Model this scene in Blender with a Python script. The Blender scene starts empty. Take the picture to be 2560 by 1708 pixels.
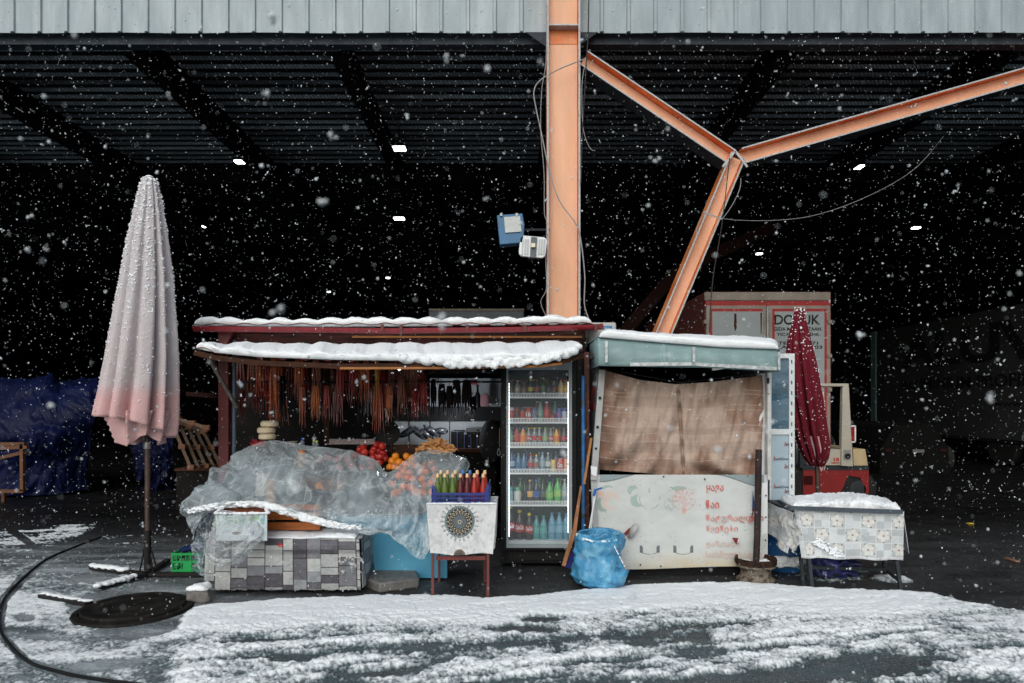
import bpy, math, random
import numpy as np
from mathutils import Vector, Matrix, Euler
random.seed(7); RS = np.random.RandomState(11)
S = bpy.context.scene; COL = S.collection
# ---------------- camera, world, sun, exposure ----------------
FPX, CX, HY, EYE = 1700.0, 1280.0, 1005.0, 1.6          # focal length and horizon in photo pixels
cam = bpy.data.cameras.new("camera"); camo = bpy.data.objects.new("camera", cam); COL.objects.link(camo)
cam.sensor_width = 36; cam.lens = 36 * FPX / 2560; cam.shift_y = (HY - 854) / 2560
cam.clip_start = .05; cam.clip_end = 600
camo.location = (0, 0, EYE); camo.rotation_euler = (math.radians(90), 0, 0)
cam.dof.use_dof = True; cam.dof.focus_distance = 6.4; cam.dof.aperture_fstop = 2.4
S.camera = camo
SUN_EL, SUN_AZ = math.radians(36), math.radians(195)      # azimuth clockwise from +Y: behind the camera, a little left
w = bpy.data.worlds.new("World"); S.world = w; w.use_nodes = True
wn, wl = w.node_tree.nodes, w.node_tree.links
bg = wn["Background"]; sky = wn.new("ShaderNodeTexSky"); sky.sky_type = 'NISHITA'; sky.sun_disc = False
sky.sun_elevation = SUN_EL; sky.sun_rotation = SUN_AZ; sky.dust_density = 4; sky.air_density = 1.5
hs = wn.new("ShaderNodeHueSaturation"); hs.inputs['Saturation'].default_value = .5
wl.new(sky.outputs[0], hs.inputs['Color']); wl.new(hs.outputs[0], bg.inputs[0]); bg.inputs[1].default_value = .115
sl = bpy.data.lights.new("sun", 'SUN'); sl.energy = 1.15; sl.angle = math.radians(60); sl.color = (.86, .965, 1)
so = bpy.data.objects.new("sun", sl); COL.objects.link(so); so.location = (-3, -8, 12)
so.rotation_euler = Vector((-math.sin(SUN_AZ) * math.cos(SUN_EL), -math.cos(SUN_AZ) * math.cos(SUN_EL), -math.sin(SUN_EL))).to_track_quat('-Z', 'Y').to_euler()
S.view_settings.view_transform = 'Standard'; S.view_settings.look = 'None'; S.view_settings.gamma = 1
S.view_settings.exposure = -0.03
# ---------------- helpers ----------------
def W(px, py, D): return Vector(((px - CX) * D / FPX, D, EYE - (py - HY) * D / FPX))
def WX(px, D): return (px - CX) * D / FPX
def WZ(py, D): return EYE - (py - HY) * D / FPX
def lin(c):
    c = np.asarray(c, float) / 255.; return np.where(c <= .04045, c / 12.92, ((c + .055) / 1.055) ** 2.4)
def C(r, g, b, k=1.0): return tuple(float(v) * k for v in lin((r, g, b))) + (1,)
def hsh(i, j, s): 
    n = (i.astype(np.int64) * 374761393 + j.astype(np.int64) * 668265263 + s * 974634777) & 0x7fffffff
    n = ((n ^ (n >> 13)) * 1274126177) & 0x7fffffff
    return ((n ^ (n >> 16)) & 0xffff) / 65535.
def vn(x, y, s=0):
    x = np.asarray(x, float); y = np.asarray(y, float)
    i = np.floor(x); j = np.floor(y); u = x - i; v = y - j; u = u * u * (3 - 2 * u); v = v * v * (3 - 2 * v)
    a = hsh(i, j, s) * (1 - u) + hsh(i + 1, j, s) * u; b = hsh(i, j + 1, s) * (1 - u) + hsh(i + 1, j + 1, s) * u
    return a * (1 - v) + b * v
def fbm(x, y, s=0, o=4):
    r = 0; a = .5; x = np.asarray(x, float); y = np.asarray(y, float)
    for k in range(o): r = r + a * vn(x, y, s + k * 17); x = x * 2.03 + 5.1; y = y * 2.03 + 3.7; a *= .5
    return r / (1 - .5 ** o)
def smooth(e0, e1, x): t = np.clip((x - e0) / (e1 - e0), 0, 1); return t * t * (3 - 2 * t)
class B:
    def __init__(s): s.v = []; s.f = []
    def add(s, vs, fs):
        n = len(s.v); s.v += [tuple(v) for v in vs]; s.f += [tuple(i + n for i in f) for f in fs]; return s
    def hexa(s, p):                                     # 8 points: bottom 4 ccw, top 4 ccw
        return s.add(p, [(3, 2, 1, 0), (4, 5, 6, 7), (0, 1, 5, 4), (1, 2, 6, 5), (2, 3, 7, 6), (3, 0, 4, 7)])
    def box(s, c, d, R=None):
        c = Vector(c); h = Vector(d) / 2; P = []
        for z in (-1, 1):
            for x, y in ((-1, -1), (1, -1), (1, 1), (-1, 1)):
                q = Vector((x * h.x, y * h.y, z * h.z)); P.append(c + (R @ q if R else q))
        return s.hexa(P)
    def bp(s, x0, x1, y0, y1, D0, D1):                  # rectangle measured at depth D0, extruded back to D1
        a = W(x0, y1, D0); b = W(x1, y0, D0); return s.box(((a.x + b.x) / 2, (D0 + D1) / 2, (a.z + b.z) / 2), (b.x - a.x, abs(D1 - D0), b.z - a.z))
    def beam(s, p, q, w, h, up=(0, 1, 0)):              # w across, h along 'up'
        p = Vector(p); q = Vector(q); d = (q - p).normalized(); u = Vector(up); u = (u - d * u.dot(d)).normalized(); x = d.cross(u)
        P = [a + x * (i * w / 2) + u * (j * h / 2) for a in (p, q) for i, j in ((-1, -1), (1, -1), (1, 1), (-1, 1))]
        return s.hexa(P)
    def tube(s, pts, r, n=8, cap=True):
        pts = [Vector(p) for p in pts]; R = r if isinstance(r, (list, tuple)) else [r] * len(pts); vs = []; fs = []
        t0 = None
        for i, p in enumerate(pts):
            d = (pts[min(i + 1, len(pts) - 1)] - pts[max(i - 1, 0)]).normalized()
            if t0 is None: t0 = d.orthogonal().normalized()
            t0 = (t0 - d * t0.dot(d)).normalized(); b = d.cross(t0)
            for k in range(n):
                a = 2 * math.pi * k / n; vs.append(p + (t0 * math.cos(a) + b * math.sin(a)) * R[i])
        m = len(pts)
        for i in range(m - 1):
            for k in range(n): fs.append((i * n + k, i * n + (k + 1) % n, (i + 1) * n + (k + 1) % n, (i + 1) * n + k))
        if cap: fs.append(tuple(range(n - 1, -1, -1))); fs.append(tuple((m - 1) * n + k for k in range(n)))
        return s.add(vs, fs)
    def lathe(s, prof, c=(0, 0, 0), n=20, cap=True, R=None):
        c = Vector(c); vs = []; fs = []
        for r, z in prof:
            for k in range(n):
                q = Vector((r * math.cos(2 * math.pi * k / n), r * math.sin(2 * math.pi * k / n), z)); vs.append(c + (R @ q if R else q))
        m = len(prof)
        for i in range(m - 1):
            for k in range(n): fs.append((i * n + k, i * n + (k + 1) % n, (i + 1) * n + (k + 1) % n, (i + 1) * n + k))
        if cap: fs.append(tuple(range(n - 1, -1, -1))); fs.append(tuple((m - 1) * n + k for k in range(n)))
        return s.add(vs, fs)
    def prism(s, pts, D0, D1):                          # outline in photo pixels at depth D0, extruded to D1
        a = [W(x, y, D0) for x, y in pts]; b = [Vector((p.x, D1, p.z)) for p in a]; n = len(a)
        return s.add(a + b, [tuple(range(n)), tuple(range(2 * n - 1, n - 1, -1))] + [(k, k + n, (k + 1) % n + n, (k + 1) % n) for k in range(n)])
    def ell(s, c, r, n=10, m=7, R=None):
        c = Vector(c); pr = [(math.sin(math.pi * i / m), -math.cos(math.pi * i / m)) for i in range(m + 1)]
        vs = []; fs = []
        for a, z in pr:
            for k in range(n):
                q = Vector((a * math.cos(2 * math.pi * k / n) * r[0], a * math.sin(2 * math.pi * k / n) * r[1], z * r[2])); vs.append(c + (R @ q if R else q))
        for i in range(m):
            for k in range(n): fs.append((i * n + k, i * n + (k + 1) % n, (i + 1) * n + (k + 1) % n, (i + 1) * n + k))
        return s.add(vs, fs)
    def grid(s, P):                                     # P: (m, n, 3) array
        m, n, _ = P.shape; i = np.arange((m - 1) * (n - 1)); a = (i // (n - 1)) * n + i % (n - 1)
        return s.add(P.reshape(-1, 3).tolist(), np.stack([a, a + 1, a + n + 1, a + n], 1).tolist())
ORG = {}
def org(o):
    while o.parent: o = o.parent
    return Vector(ORG.get(o.name, (0, 0, 0)))
def tagit(o, label=None, cat=None, group=None, kind=None):
    for k, v in (('label', label), ('category', cat), ('group', group), ('kind', kind)):
        if v: o[k] = v
    return o
def thing(name, label, cat, loc=(0, 0, 0), group=None):
    o = bpy.data.objects.new(name, None); COL.objects.link(o); o.location = loc; ORG[o.name] = tuple(loc); o.empty_display_size = .1
    return tagit(o, label, cat, group)
def obj(name, b, mat, parent=None, label=None, cat=None, group=None, kind=None, smooth=True, bevel=0, solid=0, ang=40, col=None, base=None):
    v = np.array([tuple(q) for q in b.v], dtype=float)
    if parent is not None: o0 = org(parent)
    else:
        lo, hi = v.min(0), v.max(0); o0 = Vector(base) if base is not None else Vector(((lo[0] + hi[0]) / 2, (lo[1] + hi[1]) / 2, lo[2]))
        if kind == 'structure': o0 = Vector((0, 0, 0))
    v = v - np.array(tuple(o0))
    me = bpy.data.meshes.new(name); me.from_pydata(v.tolist(), [], b.f); me.update()
    ms = mat if isinstance(mat, (list, tuple)) else [mat]
    for m_ in ms: me.materials.append(m_)
    if smooth:
        me.polygons.foreach_set('use_smooth', [True] * len(me.polygons)); me.set_sharp_from_angle(angle=math.radians(ang))
    if col is not None:
        a = me.color_attributes.new('Col', 'FLOAT_COLOR', 'POINT'); c = np.ones((len(v), 4), dtype=np.float32); c[:, :3] = np.asarray(col).reshape(-1, 3); a.data.foreach_set('color', c.ravel())
    o = bpy.data.objects.new(name, me); COL.objects.link(o)
    if parent is not None: o.parent = parent
    else: o.location = o0; ORG[o.name] = tuple(o0)
    if bevel: m_ = o.modifiers.new('b', 'BEVEL'); m_.width = bevel; m_.segments = 2; m_.limit_method = 'ANGLE'; m_.harden_normals = False
    if solid: m_ = o.modifiers.new('s', 'SOLIDIFY'); m_.thickness = solid; m_.offset = 0
    return tagit(o, label, cat, group, kind)
def melt(o, vox=.006, sm=4, it=1):
    m_ = o.modifiers.new('r', 'REMESH'); m_.mode = 'VOXEL'; m_.voxel_size = vox; m_.use_smooth_shade = True
    m_ = o.modifiers.new('s', 'SMOOTH'); m_.iterations = sm; m_.factor = .5; return o
def dup(root, loc, rot=None, label=None, group=None, scale=None):
    r = root.copy(); COL.objects.link(r); r.location = loc
    if rot is not None: r.rotation_euler = rot
    if scale is not None: r.scale = (scale,) * 3 if not isinstance(scale, (tuple, list)) else scale
    if label: r['label'] = label
    if group: r['group'] = group
    for ch in list(root.children):
        c = ch.copy(); COL.objects.link(c); c.parent = r
        for g in list(ch.children):
            d = g.copy(); COL.objects.link(d); d.parent = c
    return r
def text(name, s, x0, x1, y0, y1, D, mat, parent, bold=.0, side=None, D2=None):
    c = bpy.data.curves.new("t", 'FONT'); c.body = s; c.offset = bold; c.extrude = .002
    t = bpy.data.objects.new("t", c); COL.objects.link(t); me = bpy.data.meshes.new_from_object(t); bpy.data.objects.remove(t)
    n = len(me.vertices); v = np.zeros(n * 3); me.vertices.foreach_get('co', v); v = v.reshape(-1, 3)
    lo, hi = v.min(0), v.max(0); u = (v - lo) / np.maximum(hi - lo, 1e-6); out = np.zeros_like(v)
    if side is None:
        a = W(x0, y1, D); b = W(x1, y0, D); out[:, 0] = a.x + u[:, 0] * (b.x - a.x); out[:, 2] = a.z + u[:, 1] * (b.z - a.z); out[:, 1] = D - u[:, 2] * .002
    else:                                               # on a plane X = side, reading from depth x0 to depth x1, z from y0 to y1
        out[:, 1] = x0 + u[:, 0] * (x1 - x0); out[:, 2] = y0 + u[:, 1] * (y1 - y0); out[:, 0] = side - u[:, 2] * .004
    out -= np.array(tuple(org(parent))); me.vertices.foreach_set('co', out.ravel()); me.materials.clear(); me.materials.append(mat); me.update()
    o = bpy.data.objects.new(name, me); COL.objects.link(o); o.parent = parent; return o
MATS = {}
def mat(name, col, rough=.6, metal=0, var=.12, sc=6, bump=0, bs=30, col2=None, c2lo=.45, c2hi=.6, c2s=3, stretch=(1, 1, 1), attr=False, emis=0, alpha=1, spec=.5, trans=0, sss=0):
    if name in MATS: return MATS[name]
    if col is not None and max(col[:3]) < .075 and spec == .5 and rough > .3: spec = .1
    m = bpy.data.materials.new(name); m.use_nodes = True; N, L = m.node_tree.nodes, m.node_tree.links; p = N['Principled BSDF']
    p.inputs['Roughness'].default_value = rough; p.inputs['Metallic'].default_value = metal; p.inputs['Specular IOR Level'].default_value = spec
    tc = N.new('ShaderNodeTexCoord'); mp = N.new('ShaderNodeMapping'); mp.inputs['Scale'].default_value = stretch; L.new(tc.outputs['Object'], mp.inputs[0])
    nz = N.new('ShaderNodeTexNoise'); nz.inputs['Scale'].default_value = sc; nz.inputs['Detail'].default_value = 5; L.new(mp.outputs[0], nz.inputs['Vector'])
    if attr:
        at = N.new('ShaderNodeAttribute'); at.attribute_name = 'Col'; src = at.outputs['Color']
    else:
        rg = N.new('ShaderNodeRGB'); rg.outputs[0].default_value = col; src = rg.outputs[0]
    if col2 is not None:
        n2 = N.new('ShaderNodeTexNoise'); n2.inputs['Scale'].default_value = c2s; n2.inputs['Detail'].default_value = 8; n2.inputs['Roughness'].default_value = .65; L.new(mp.outputs[0], n2.inputs['Vector'])
        mr = N.new('ShaderNodeMapRange'); mr.inputs[1].default_value = c2lo; mr.inputs[2].default_value = c2hi; L.new(n2.outputs[0], mr.inputs[0])
        mx = N.new('ShaderNodeMixRGB'); L.new(mr.outputs[0], mx.inputs[0]); L.new(src, mx.inputs[1]); mx.inputs[2].default_value = col2; src = mx.outputs[0]
    mr = N.new('ShaderNodeMapRange'); mr.inputs[1].default_value = .3; mr.inputs[2].default_value = .7; mr.inputs[3].default_value = 1 - var; mr.inputs[4].default_value = 1 + var; L.new(nz.outputs[0], mr.inputs[0])
    mu = N.new('ShaderNodeVectorMath'); mu.operation = 'SCALE'; L.new(src, mu.inputs[0]); L.new(mr.outputs[0], mu.inputs['Scale']); L.new(mu.outputs[0], p.inputs['Base Color'])
    if bump:
        nb = N.new('ShaderNodeTexNoise'); nb.inputs['Scale'].default_value = bs; nb.inputs['Detail'].default_value = 6; L.new(mp.outputs[0], nb.inputs['Vector'])
        bm = N.new('ShaderNodeBump'); bm.inputs['Strength'].default_value = 1; bm.inputs['Distance'].default_value = bump; L.new(nb.outputs[0], bm.inputs['Height']); L.new(bm.outputs[0], p.inputs['Normal'])
    if emis: p.inputs['Emission Color'].default_value = col; p.inputs['Emission Strength'].default_value = emis
    if alpha < 1: p.inputs['Alpha'].default_value = alpha
    if trans: p.inputs['Transmission Weight'].default_value = trans
    if sss: p.inputs['Subsurface Weight'].default_value = sss; p.inputs['Subsurface Radius'].default_value = (.02, .02, .02)
    MATS[name] = m; return m
def interp(px, pts): return np.interp(px, [p[0] for p in pts], [p[1] for p in pts])
# ---------------- shared materials ----------------
SNOW = mat('snow', (.84, .87, .9, 1), .75, var=.03, sc=20, bump=.004, bs=90, spec=.3)
SNOWR = mat('rough_snow', (.8, .83, .86, 1), .8, var=.06, sc=30, bump=.008, bs=70, spec=.3)
DARKM = mat('dark_steel', (.028, .032, .036, 1), .6, var=.2)
GREYM = mat('grey_steel', (.32, .35, .37, 1), .45, metal=.3, var=.15)
ORANGE = mat('orange_paint', C(230, 178, 145), .6, var=.08, sc=1.2, stretch=(3, 3, .6), bump=.001, bs=40, col2=C(218, 166, 130), c2lo=.4, c2hi=.65, c2s=.9)
ORUST_SHADE = mat('rusty_and_shade_orange', C(205, 105, 40), .55, var=.2, sc=3, col2=C(225, 145, 90), c2lo=.4, c2hi=.6, c2s=2)
FLANGE = mat('pale_flange_paint', (.42, .43, .44, 1), .5, var=.2, sc=25, col2=(.08, .08, .08, 1), c2lo=.62, c2hi=.7, c2s=20)
REDP = mat('dark_red_paint', C(82, 16, 20), .5, var=.2, sc=4)
BROWNW = mat('dark_brown_wood', C(60, 38, 28), .7, var=.3, sc=10, stretch=(1, 1, 6))
WOOD = mat('worn_wood', C(150, 95, 50), .7, var=.3, sc=8, stretch=(1, 6, 6), bump=.002)
BLACK = mat('black_plastic', (.012, .012, .013, 1), .4, var=.2)
WHITEP = mat('white_paint', (.7, .72, .73, 1), .5, var=.06, sc=4)
WIRE = mat('pale_cable', (.3, .3, .3, 1), .6)
WIRED = mat('dark_cable', (.04, .04, .04, 1), .6)
LAMPM = mat('lamp_glow', (1, 1, 1, 1), emis=9, var=0)
# ---------------- ground ----------------
gm = bpy.data.materials.new('wet_asphalt'); gm.use_nodes = True; N, L = gm.node_tree.nodes, gm.node_tree.links; p = N['Principled BSDF']
p.inputs['Specular IOR Level'].default_value = .22
tc = N.new('ShaderNodeTexCoord')
def noise(sc, det, vec, ro=.6):
    n = N.new('ShaderNodeTexNoise'); n.inputs['Scale'].default_value = sc; n.inputs['Detail'].default_value = det; n.inputs['Roughness'].default_value = ro; L.new(vec, n.inputs['Vector']); return n.outputs[0]
def mrg(x, a, b, c=0, d=1):
    n = N.new('ShaderNodeMapRange'); n.inputs[1].default_value = a; n.inputs[2].default_value = b; n.inputs[3].default_value = c; n.inputs[4].default_value = d; L.new(x, n.inputs[0]); return n.outputs[0]
def mix(f, a, b):
    n = N.new('ShaderNodeMixRGB'); L.new(f, n.inputs[0])
    for i, q in ((1, a), (2, b)):
        if isinstance(q, tuple): n.inputs[i].default_value = q
        else: L.new(q, n.inputs[i])
    return n.outputs[0]
def math_(op, a, b):
    n = N.new('ShaderNodeMath'); n.operation = op
    for i, q in ((0, a), (1, b)):
        if isinstance(q, (int, float)): n.inputs[i].default_value = q
        else: L.new(q, n.inputs[i])
    return n.outputs[0]
OV = tc.outputs['Object']; sx = N.new('ShaderNodeSeparateXYZ'); L.new(OV, sx.inputs[0])
slushy = mrg(sx.outputs[1], 5.2, 4.4)                    # churned slush lies on the open road, towards the street
mp = N.new('ShaderNodeMapping'); mp.inputs['Scale'].default_value = (.6, 2.2, 1); mp.inputs['Rotation'].default_value = (0, 0, -.2); L.new(OV, mp.inputs[0])
c0 = mix(mrg(noise(140, 3, OV), .35, .65), (.012, .012, .013, 1), (.04, .041, .042, 1))
c1 = mix(math_('MULTIPLY', slushy, mrg(noise(2, 6, mp.outputs[0]), .3, .6)), c0, (.046, .074, .083, 1))
grain = math_('MULTIPLY', mrg(noise(60, 6, OV, .9), .54, .64), mrg(noise(1.6, 5, mp.outputs[0]), .38, .62))
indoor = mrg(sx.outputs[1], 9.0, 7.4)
dust = math_('MULTIPLY', math_('MULTIPLY', mrg(noise(48, 6, OV, .9), .48, .62), mrg(noise(1.1, 6, mp.outputs[0]), .36, .56)), mrg(sx.outputs[0], -1.9, -2.6))
dust = math_('MAXIMUM', dust, math_('MULTIPLY', math_('MULTIPLY', mrg(noise(60, 6, OV, .9), .5, .66), slushy), .5))
veil = math_('MULTIPLY', math_('MULTIPLY', mrg(noise(1.5, 7, mp.outputs[0], .7), .44, .62), mrg(noise(30, 6, OV, .85), .36, .6, .2, 1)), mrg(sx.outputs[0], -1.6, -2.5))
dust = math_('MAXIMUM', dust, veil)
c1 = mix(math_('MULTIPLY', dust, mrg(sx.outputs[1], 8.2, 6.6)), c1, (.5, .56, .6, 1))
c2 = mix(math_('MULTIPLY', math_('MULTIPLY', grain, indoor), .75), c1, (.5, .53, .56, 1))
c3 = mix(mrg(sx.outputs[1], 7.6, 9.6), c2, (.006, .006, .006, 1)); L.new(c3, p.inputs['Base Color']); L.new(mrg(noise(3, 4, OV), .35, .65, .22, .6), p.inputs['Roughness'])  # floor under the roof coloured near-black, standing in for the shed's shade
bm = N.new('ShaderNodeBump'); bm.inputs['Distance'].default_value = .006; bm.inputs['Strength'].default_value = .8; L.new(noise(120, 4, OV), bm.inputs['Height']); L.new(bm.outputs[0], p.inputs['Normal'])
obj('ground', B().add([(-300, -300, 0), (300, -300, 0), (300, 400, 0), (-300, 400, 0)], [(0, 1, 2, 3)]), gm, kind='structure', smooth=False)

def gy(py): return EYE * FPX / (py - HY)
# snow lying on the ground: a height field with real thickness
nx, ny = 1150, 400
PX, PY = np.meshgrid(np.linspace(-450, 3050, nx), np.linspace(1268, 1760, ny))
GD = EYE * FPX / (PY - HY); GX = (PX - CX) * GD / FPX
edge = interp(PX, [(-450, 1560), (100, 1590), (300, 1596), (372, 1566), (410, 1535), (450, 1520), (560, 1512), (700, 1503), (850, 1494), (1050, 1490), (1230, 1498), (1330, 1490), (1450, 1478), (1600, 1465), (1750, 1457), (1850, 1457), (1950, 1466), (2080, 1472), (2250, 1478), (2330, 1482), (2420, 1505), (2600, 1530), (3050, 1540)]) + 7 * (fbm(GX * 4, GX * 0, 5) - .5)
d = PY - edge
soft = smooth(520, 380, PX) * 40; cov = smooth(-3 - soft, 8 + soft, d) * (1.3 - .35 * smooth(480, 380, PX) - .35 * smooth(35, 80, d) - .42 * smooth(80, 165, d) - .12 * smooth(140, 240, d) * smooth(500, 2000, PX))
cov *= np.where(PX > 1900, 1, 1)
cov *= 1 - .3 * smooth(2230, 2400, PX) * smooth(190, 60, d)
def patch(cx, cy, rx, ry, a, rot=0):
    global cov
    u = (PX - cx) * math.cos(rot) + (PY - cy) * math.sin(rot); v = -(PX - cx) * math.sin(rot) + (PY - cy) * math.cos(rot)
    r = np.sqrt((u / rx) ** 2 + (v / ry) ** 2); k = smooth(1.35, .6, r); cov = cov * (1 - k) + a * k
left = smooth(470, 300, PX)
cov = np.maximum(cov, left * smooth(1300, 1350, PY) * .60)
cov = np.maximum(cov, left * smooth(1560, 1640, PY) * .62)
for a in ((150, 1328, 100, 17, .85, -.1), (330, 1350, 150, 30, .5, -.25), (40, 1345, 60, 22, .8, 0), (210, 1400, 90, 25, .36, -.3), (70, 1520, 110, 42, 1, 0), (160, 1560, 70, 30, .8, .2),
          (20, 1458, 45, 16, .9, 0), (130, 1620, 60, 20, .8, 0), (-250, 1420, 180, 90, .5, 0), (60, 1545, 30, 10, .45, 0), (300, 1490, 60, 16, .25, 0),
          (325, 1522, 132, 40, -1, 0), (350, 1572, 95, 22, -.3, -.1), (240, 1440, 60, 12, .1, -.1), (420, 1450, 60, 30, -.2, 0), (250, 1665, 90, 14, .05, -.1), (700, 1506, 0.1, .1, 0, 0), (1360, 1550, 60, 10, .55, 0), (700, 1640, 80, 18, .25, 0), (120, 1590, 60, 12, .3, 0),
          (2230, 1448, 55, 9, .85, .1), (2080, 1435, 110, 22, .55, 0), (2400, 1590, 60, 25, .75, 0), (1300, 1575, 90, 10, .35, 0), (1760, 1700, 420, 13, .18, -.04), (1500, 1655, 330, 10, .25, -.09), (2000, 1612, 360, 9, .28, -.1), (2200, 1660, 150, 22, .2, 0), (1000, 1690, 200, 9, .3, 0)):
    patch(*a)
def line(pts, wd, a, soft=1.6):
    global cov
    dm = np.full(PX.shape, 1e9)
    for (x0, y0), (x1, y1) in zip(pts, pts[1:]):
        t = np.clip(((PX - x0) * (x1 - x0) + (PY - y0) * (y1 - y0)) / ((x1 - x0) ** 2 + (y1 - y0) ** 2), 0, 1)
        dm = np.minimum(dm, np.hypot(PX - x0 - t * (x1 - x0), (PY - y0 - t * (y1 - y0))))
    k = smooth(wd * soft, wd * .6, dm); cov = cov * (1 - k) + a * k
line([(250, 1330), (170, 1365), (114, 1402), (54, 1451), (11, 1500), (0, 1555), (11, 1598), (65, 1653), (136, 1680), (245, 1702), (400, 1725)], 8, -.2)
line([(-60, 1270), (0, 1305), (82, 1364), (114, 1402)], 6, -.2)
GXs = GX; q = GD - .2 * GX
big = fbm(GXs * .9, q * 5.5, 21, 5); med = fbm(GX * 7, q * 12, 31, 4); sml = fbm(GX * 38, GD * 38, 41, 3)
front = smooth(40, 150, d) * smooth(330, 480, PX)
h = cov + (big - .5) * (.5 + 1.7 * front) + (med - .5) * (.45 + .7 * front) + (sml - .5) * .5 - .5
h = np.clip(h, -.15, .8); thick = np.where(h > 0, np.sqrt(np.clip(h, 0, 1)) * .03 + h * .012, h * .1) + np.where(h > 0, (sml - .5) * .011 * (.12 + front) + (med - .5) * .012, 0)
thick *= np.where(GD > 6.5, .45, 1) * (1 - .5 * smooth(480, 380, PX))
P3 = np.stack([GX, GD, thick - .004], -1)
m_, n_ = PX.shape; keep = (thick > -.003); i = np.arange((m_ - 1) * (n_ - 1)); a = (i // (n_ - 1)) * n_ + i % (n_ - 1)
F4 = np.stack([a, a + n_, a + n_ + 1, a + 1], 1); kf = keep.ravel(); F4 = F4[kf[F4].any(1)]
used = np.unique(F4); rm = np.zeros(m_ * n_, int); rm[used] = np.arange(len(used)); sb = B(); sb.v = P3.reshape(-1, 3)[used].tolist(); sb.f = rm[F4].tolist()
hh = h + (fbm(GX * 90, GD * 60, 51, 2) - .5) * .6; k = smooth(-.04, .5, hh + .25 * (fbm(GX * 20, GD * 16, 71, 3) - .5))[..., None]; k = k * (.8 + .2 * smooth(.0, .6, h)[..., None])
sc_col = (np.array([.06, .095, .105]) * (1 - k) + np.array([.80, .84, .87]) * k); spk = ((fbm(GX * 55, GD * 40, 61, 2) > .70) & (front > .25)); sc_col[spk] *= .45
obj('snow_cover', sb, mat('ground_snow', (0, 0, 0, 1), .7, attr=True, var=.05, sc=40, bump=.006, bs=80), kind='structure', ang=180, col=sc_col.reshape(-1, 3)[used])

# ---------------- the market shed ----------------
FD = 9.8
shed = thing('market_shed', 'huge dark steel market shed with ribbed pale cladding above orange columns', 'shed', (0, FD, 0))
def irnd(c): return c
FASC = mat('pale_ribbed_cladding', (.28, .34, .37, 1), .5, var=.12, sc=2.5, stretch=(2.5, 1, .5), bump=.001, bs=60, col2=(.40, .46, .49, 1), c2lo=.45, c2hi=.7, c2s=1.2)
zb = 6.93; x0, x1 = -14, 15; pitch = .386; xs = [x0]; prof = [(x0, 0)]
x = x0 + .21
while x < x1 - .4:
    prof += [(x, 0), (x + .012, -.03), (x + .05, -.03), (x + .062, 0)]; x += pitch
prof.append((x1, 0)); b = B(); n = len(prof)
b.add([(a, FD + .02 + y, zb + .006 * math.sin(a * 3)) for a, y in prof] + [(a, FD + .02 + y, 9.2) for a, y in prof], [(k, k + 1, n + k + 1, n + k) for k in range(n - 1)])
obj('cladding', b, FASC, shed, smooth=False)
GIRD = mat('dark_girder_paint', (.045, .055, .068, 1), .6, var=.15)
b = B().box((.5, FD + .16, 6.98), (29, .06, .32)); b.box((.5, FD + .22, 6.83), (29, .16, .02))
for k in np.arange(x0 + .24, x1, pitch): b.ell((k, FD + .0, zb - .004), (.03, .02, .02), 8, 5)
obj('edge_girder', b, GIRD, shed)
# corrugated decking seen from below
DECK = bpy.data.materials.new('embossed_decking'); DECK.use_nodes = True; N, L = DECK.node_tree.nodes, DECK.node_tree.links; p = N['Principled BSDF']
tc = N.new('ShaderNodeTexCoord'); p.inputs['Roughness'].default_value = .45; p.inputs['Metallic'].default_value = .1
mp = N.new('ShaderNodeMapping'); mp.inputs['Rotation'].default_value = (0, .7, 0); mp.inputs['Scale'].default_value = (1, 0.0, 1); L.new(tc.outputs['Object'], mp.inputs[0])
wv = N.new('ShaderNodeTexWave'); wv.inputs['Scale'].default_value = 6; L.new(mp.outputs[0], wv.inputs['Vector'])
sxd = N.new('ShaderNodeSeparateXYZ'); L.new(tc.outputs['Object'], sxd.inputs[0]); mpd = N.new('ShaderNodeMapping'); mpd.inputs['Scale'].default_value = (.12, 3, 1); L.new(tc.outputs['Object'], mpd.inputs[0])
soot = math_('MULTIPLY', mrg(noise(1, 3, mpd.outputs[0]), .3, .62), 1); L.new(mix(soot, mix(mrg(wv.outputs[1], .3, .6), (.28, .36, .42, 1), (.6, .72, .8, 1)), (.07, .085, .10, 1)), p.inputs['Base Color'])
bm = N.new('ShaderNodeBump'); bm.inputs['Distance'].default_value = .01; L.new(wv.outputs[1], bm.inputs['Height']); L.new(bm.outputs[0], p.inputs['Normal'])
zt = 7.36; prof = []; y = FD + .5
while y < 46: prof += [(y, 0), (y + .115, 0), (y + .15, .06), (y + .262, .06)]; y += .29
DKD = mat('shaded_decking', (.012, .013, .015, 1), .7, var=.3)  # near-black colour stands in for shade on the flats and far bays
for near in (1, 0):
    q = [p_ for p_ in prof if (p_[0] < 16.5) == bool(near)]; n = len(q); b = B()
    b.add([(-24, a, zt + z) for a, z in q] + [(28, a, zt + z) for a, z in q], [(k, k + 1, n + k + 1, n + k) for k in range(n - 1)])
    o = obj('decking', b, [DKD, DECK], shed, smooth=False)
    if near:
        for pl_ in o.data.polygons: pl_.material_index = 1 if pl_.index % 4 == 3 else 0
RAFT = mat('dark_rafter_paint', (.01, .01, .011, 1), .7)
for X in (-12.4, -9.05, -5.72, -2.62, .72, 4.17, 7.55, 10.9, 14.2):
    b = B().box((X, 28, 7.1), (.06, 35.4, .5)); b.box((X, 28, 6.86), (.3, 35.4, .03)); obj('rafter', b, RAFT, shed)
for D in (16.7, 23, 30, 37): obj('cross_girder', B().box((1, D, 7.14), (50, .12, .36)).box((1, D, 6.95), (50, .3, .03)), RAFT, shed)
WALLD = mat('sooty_wall', (.012, .011, .011, 1), .9, var=.4, sc=.6)
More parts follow.
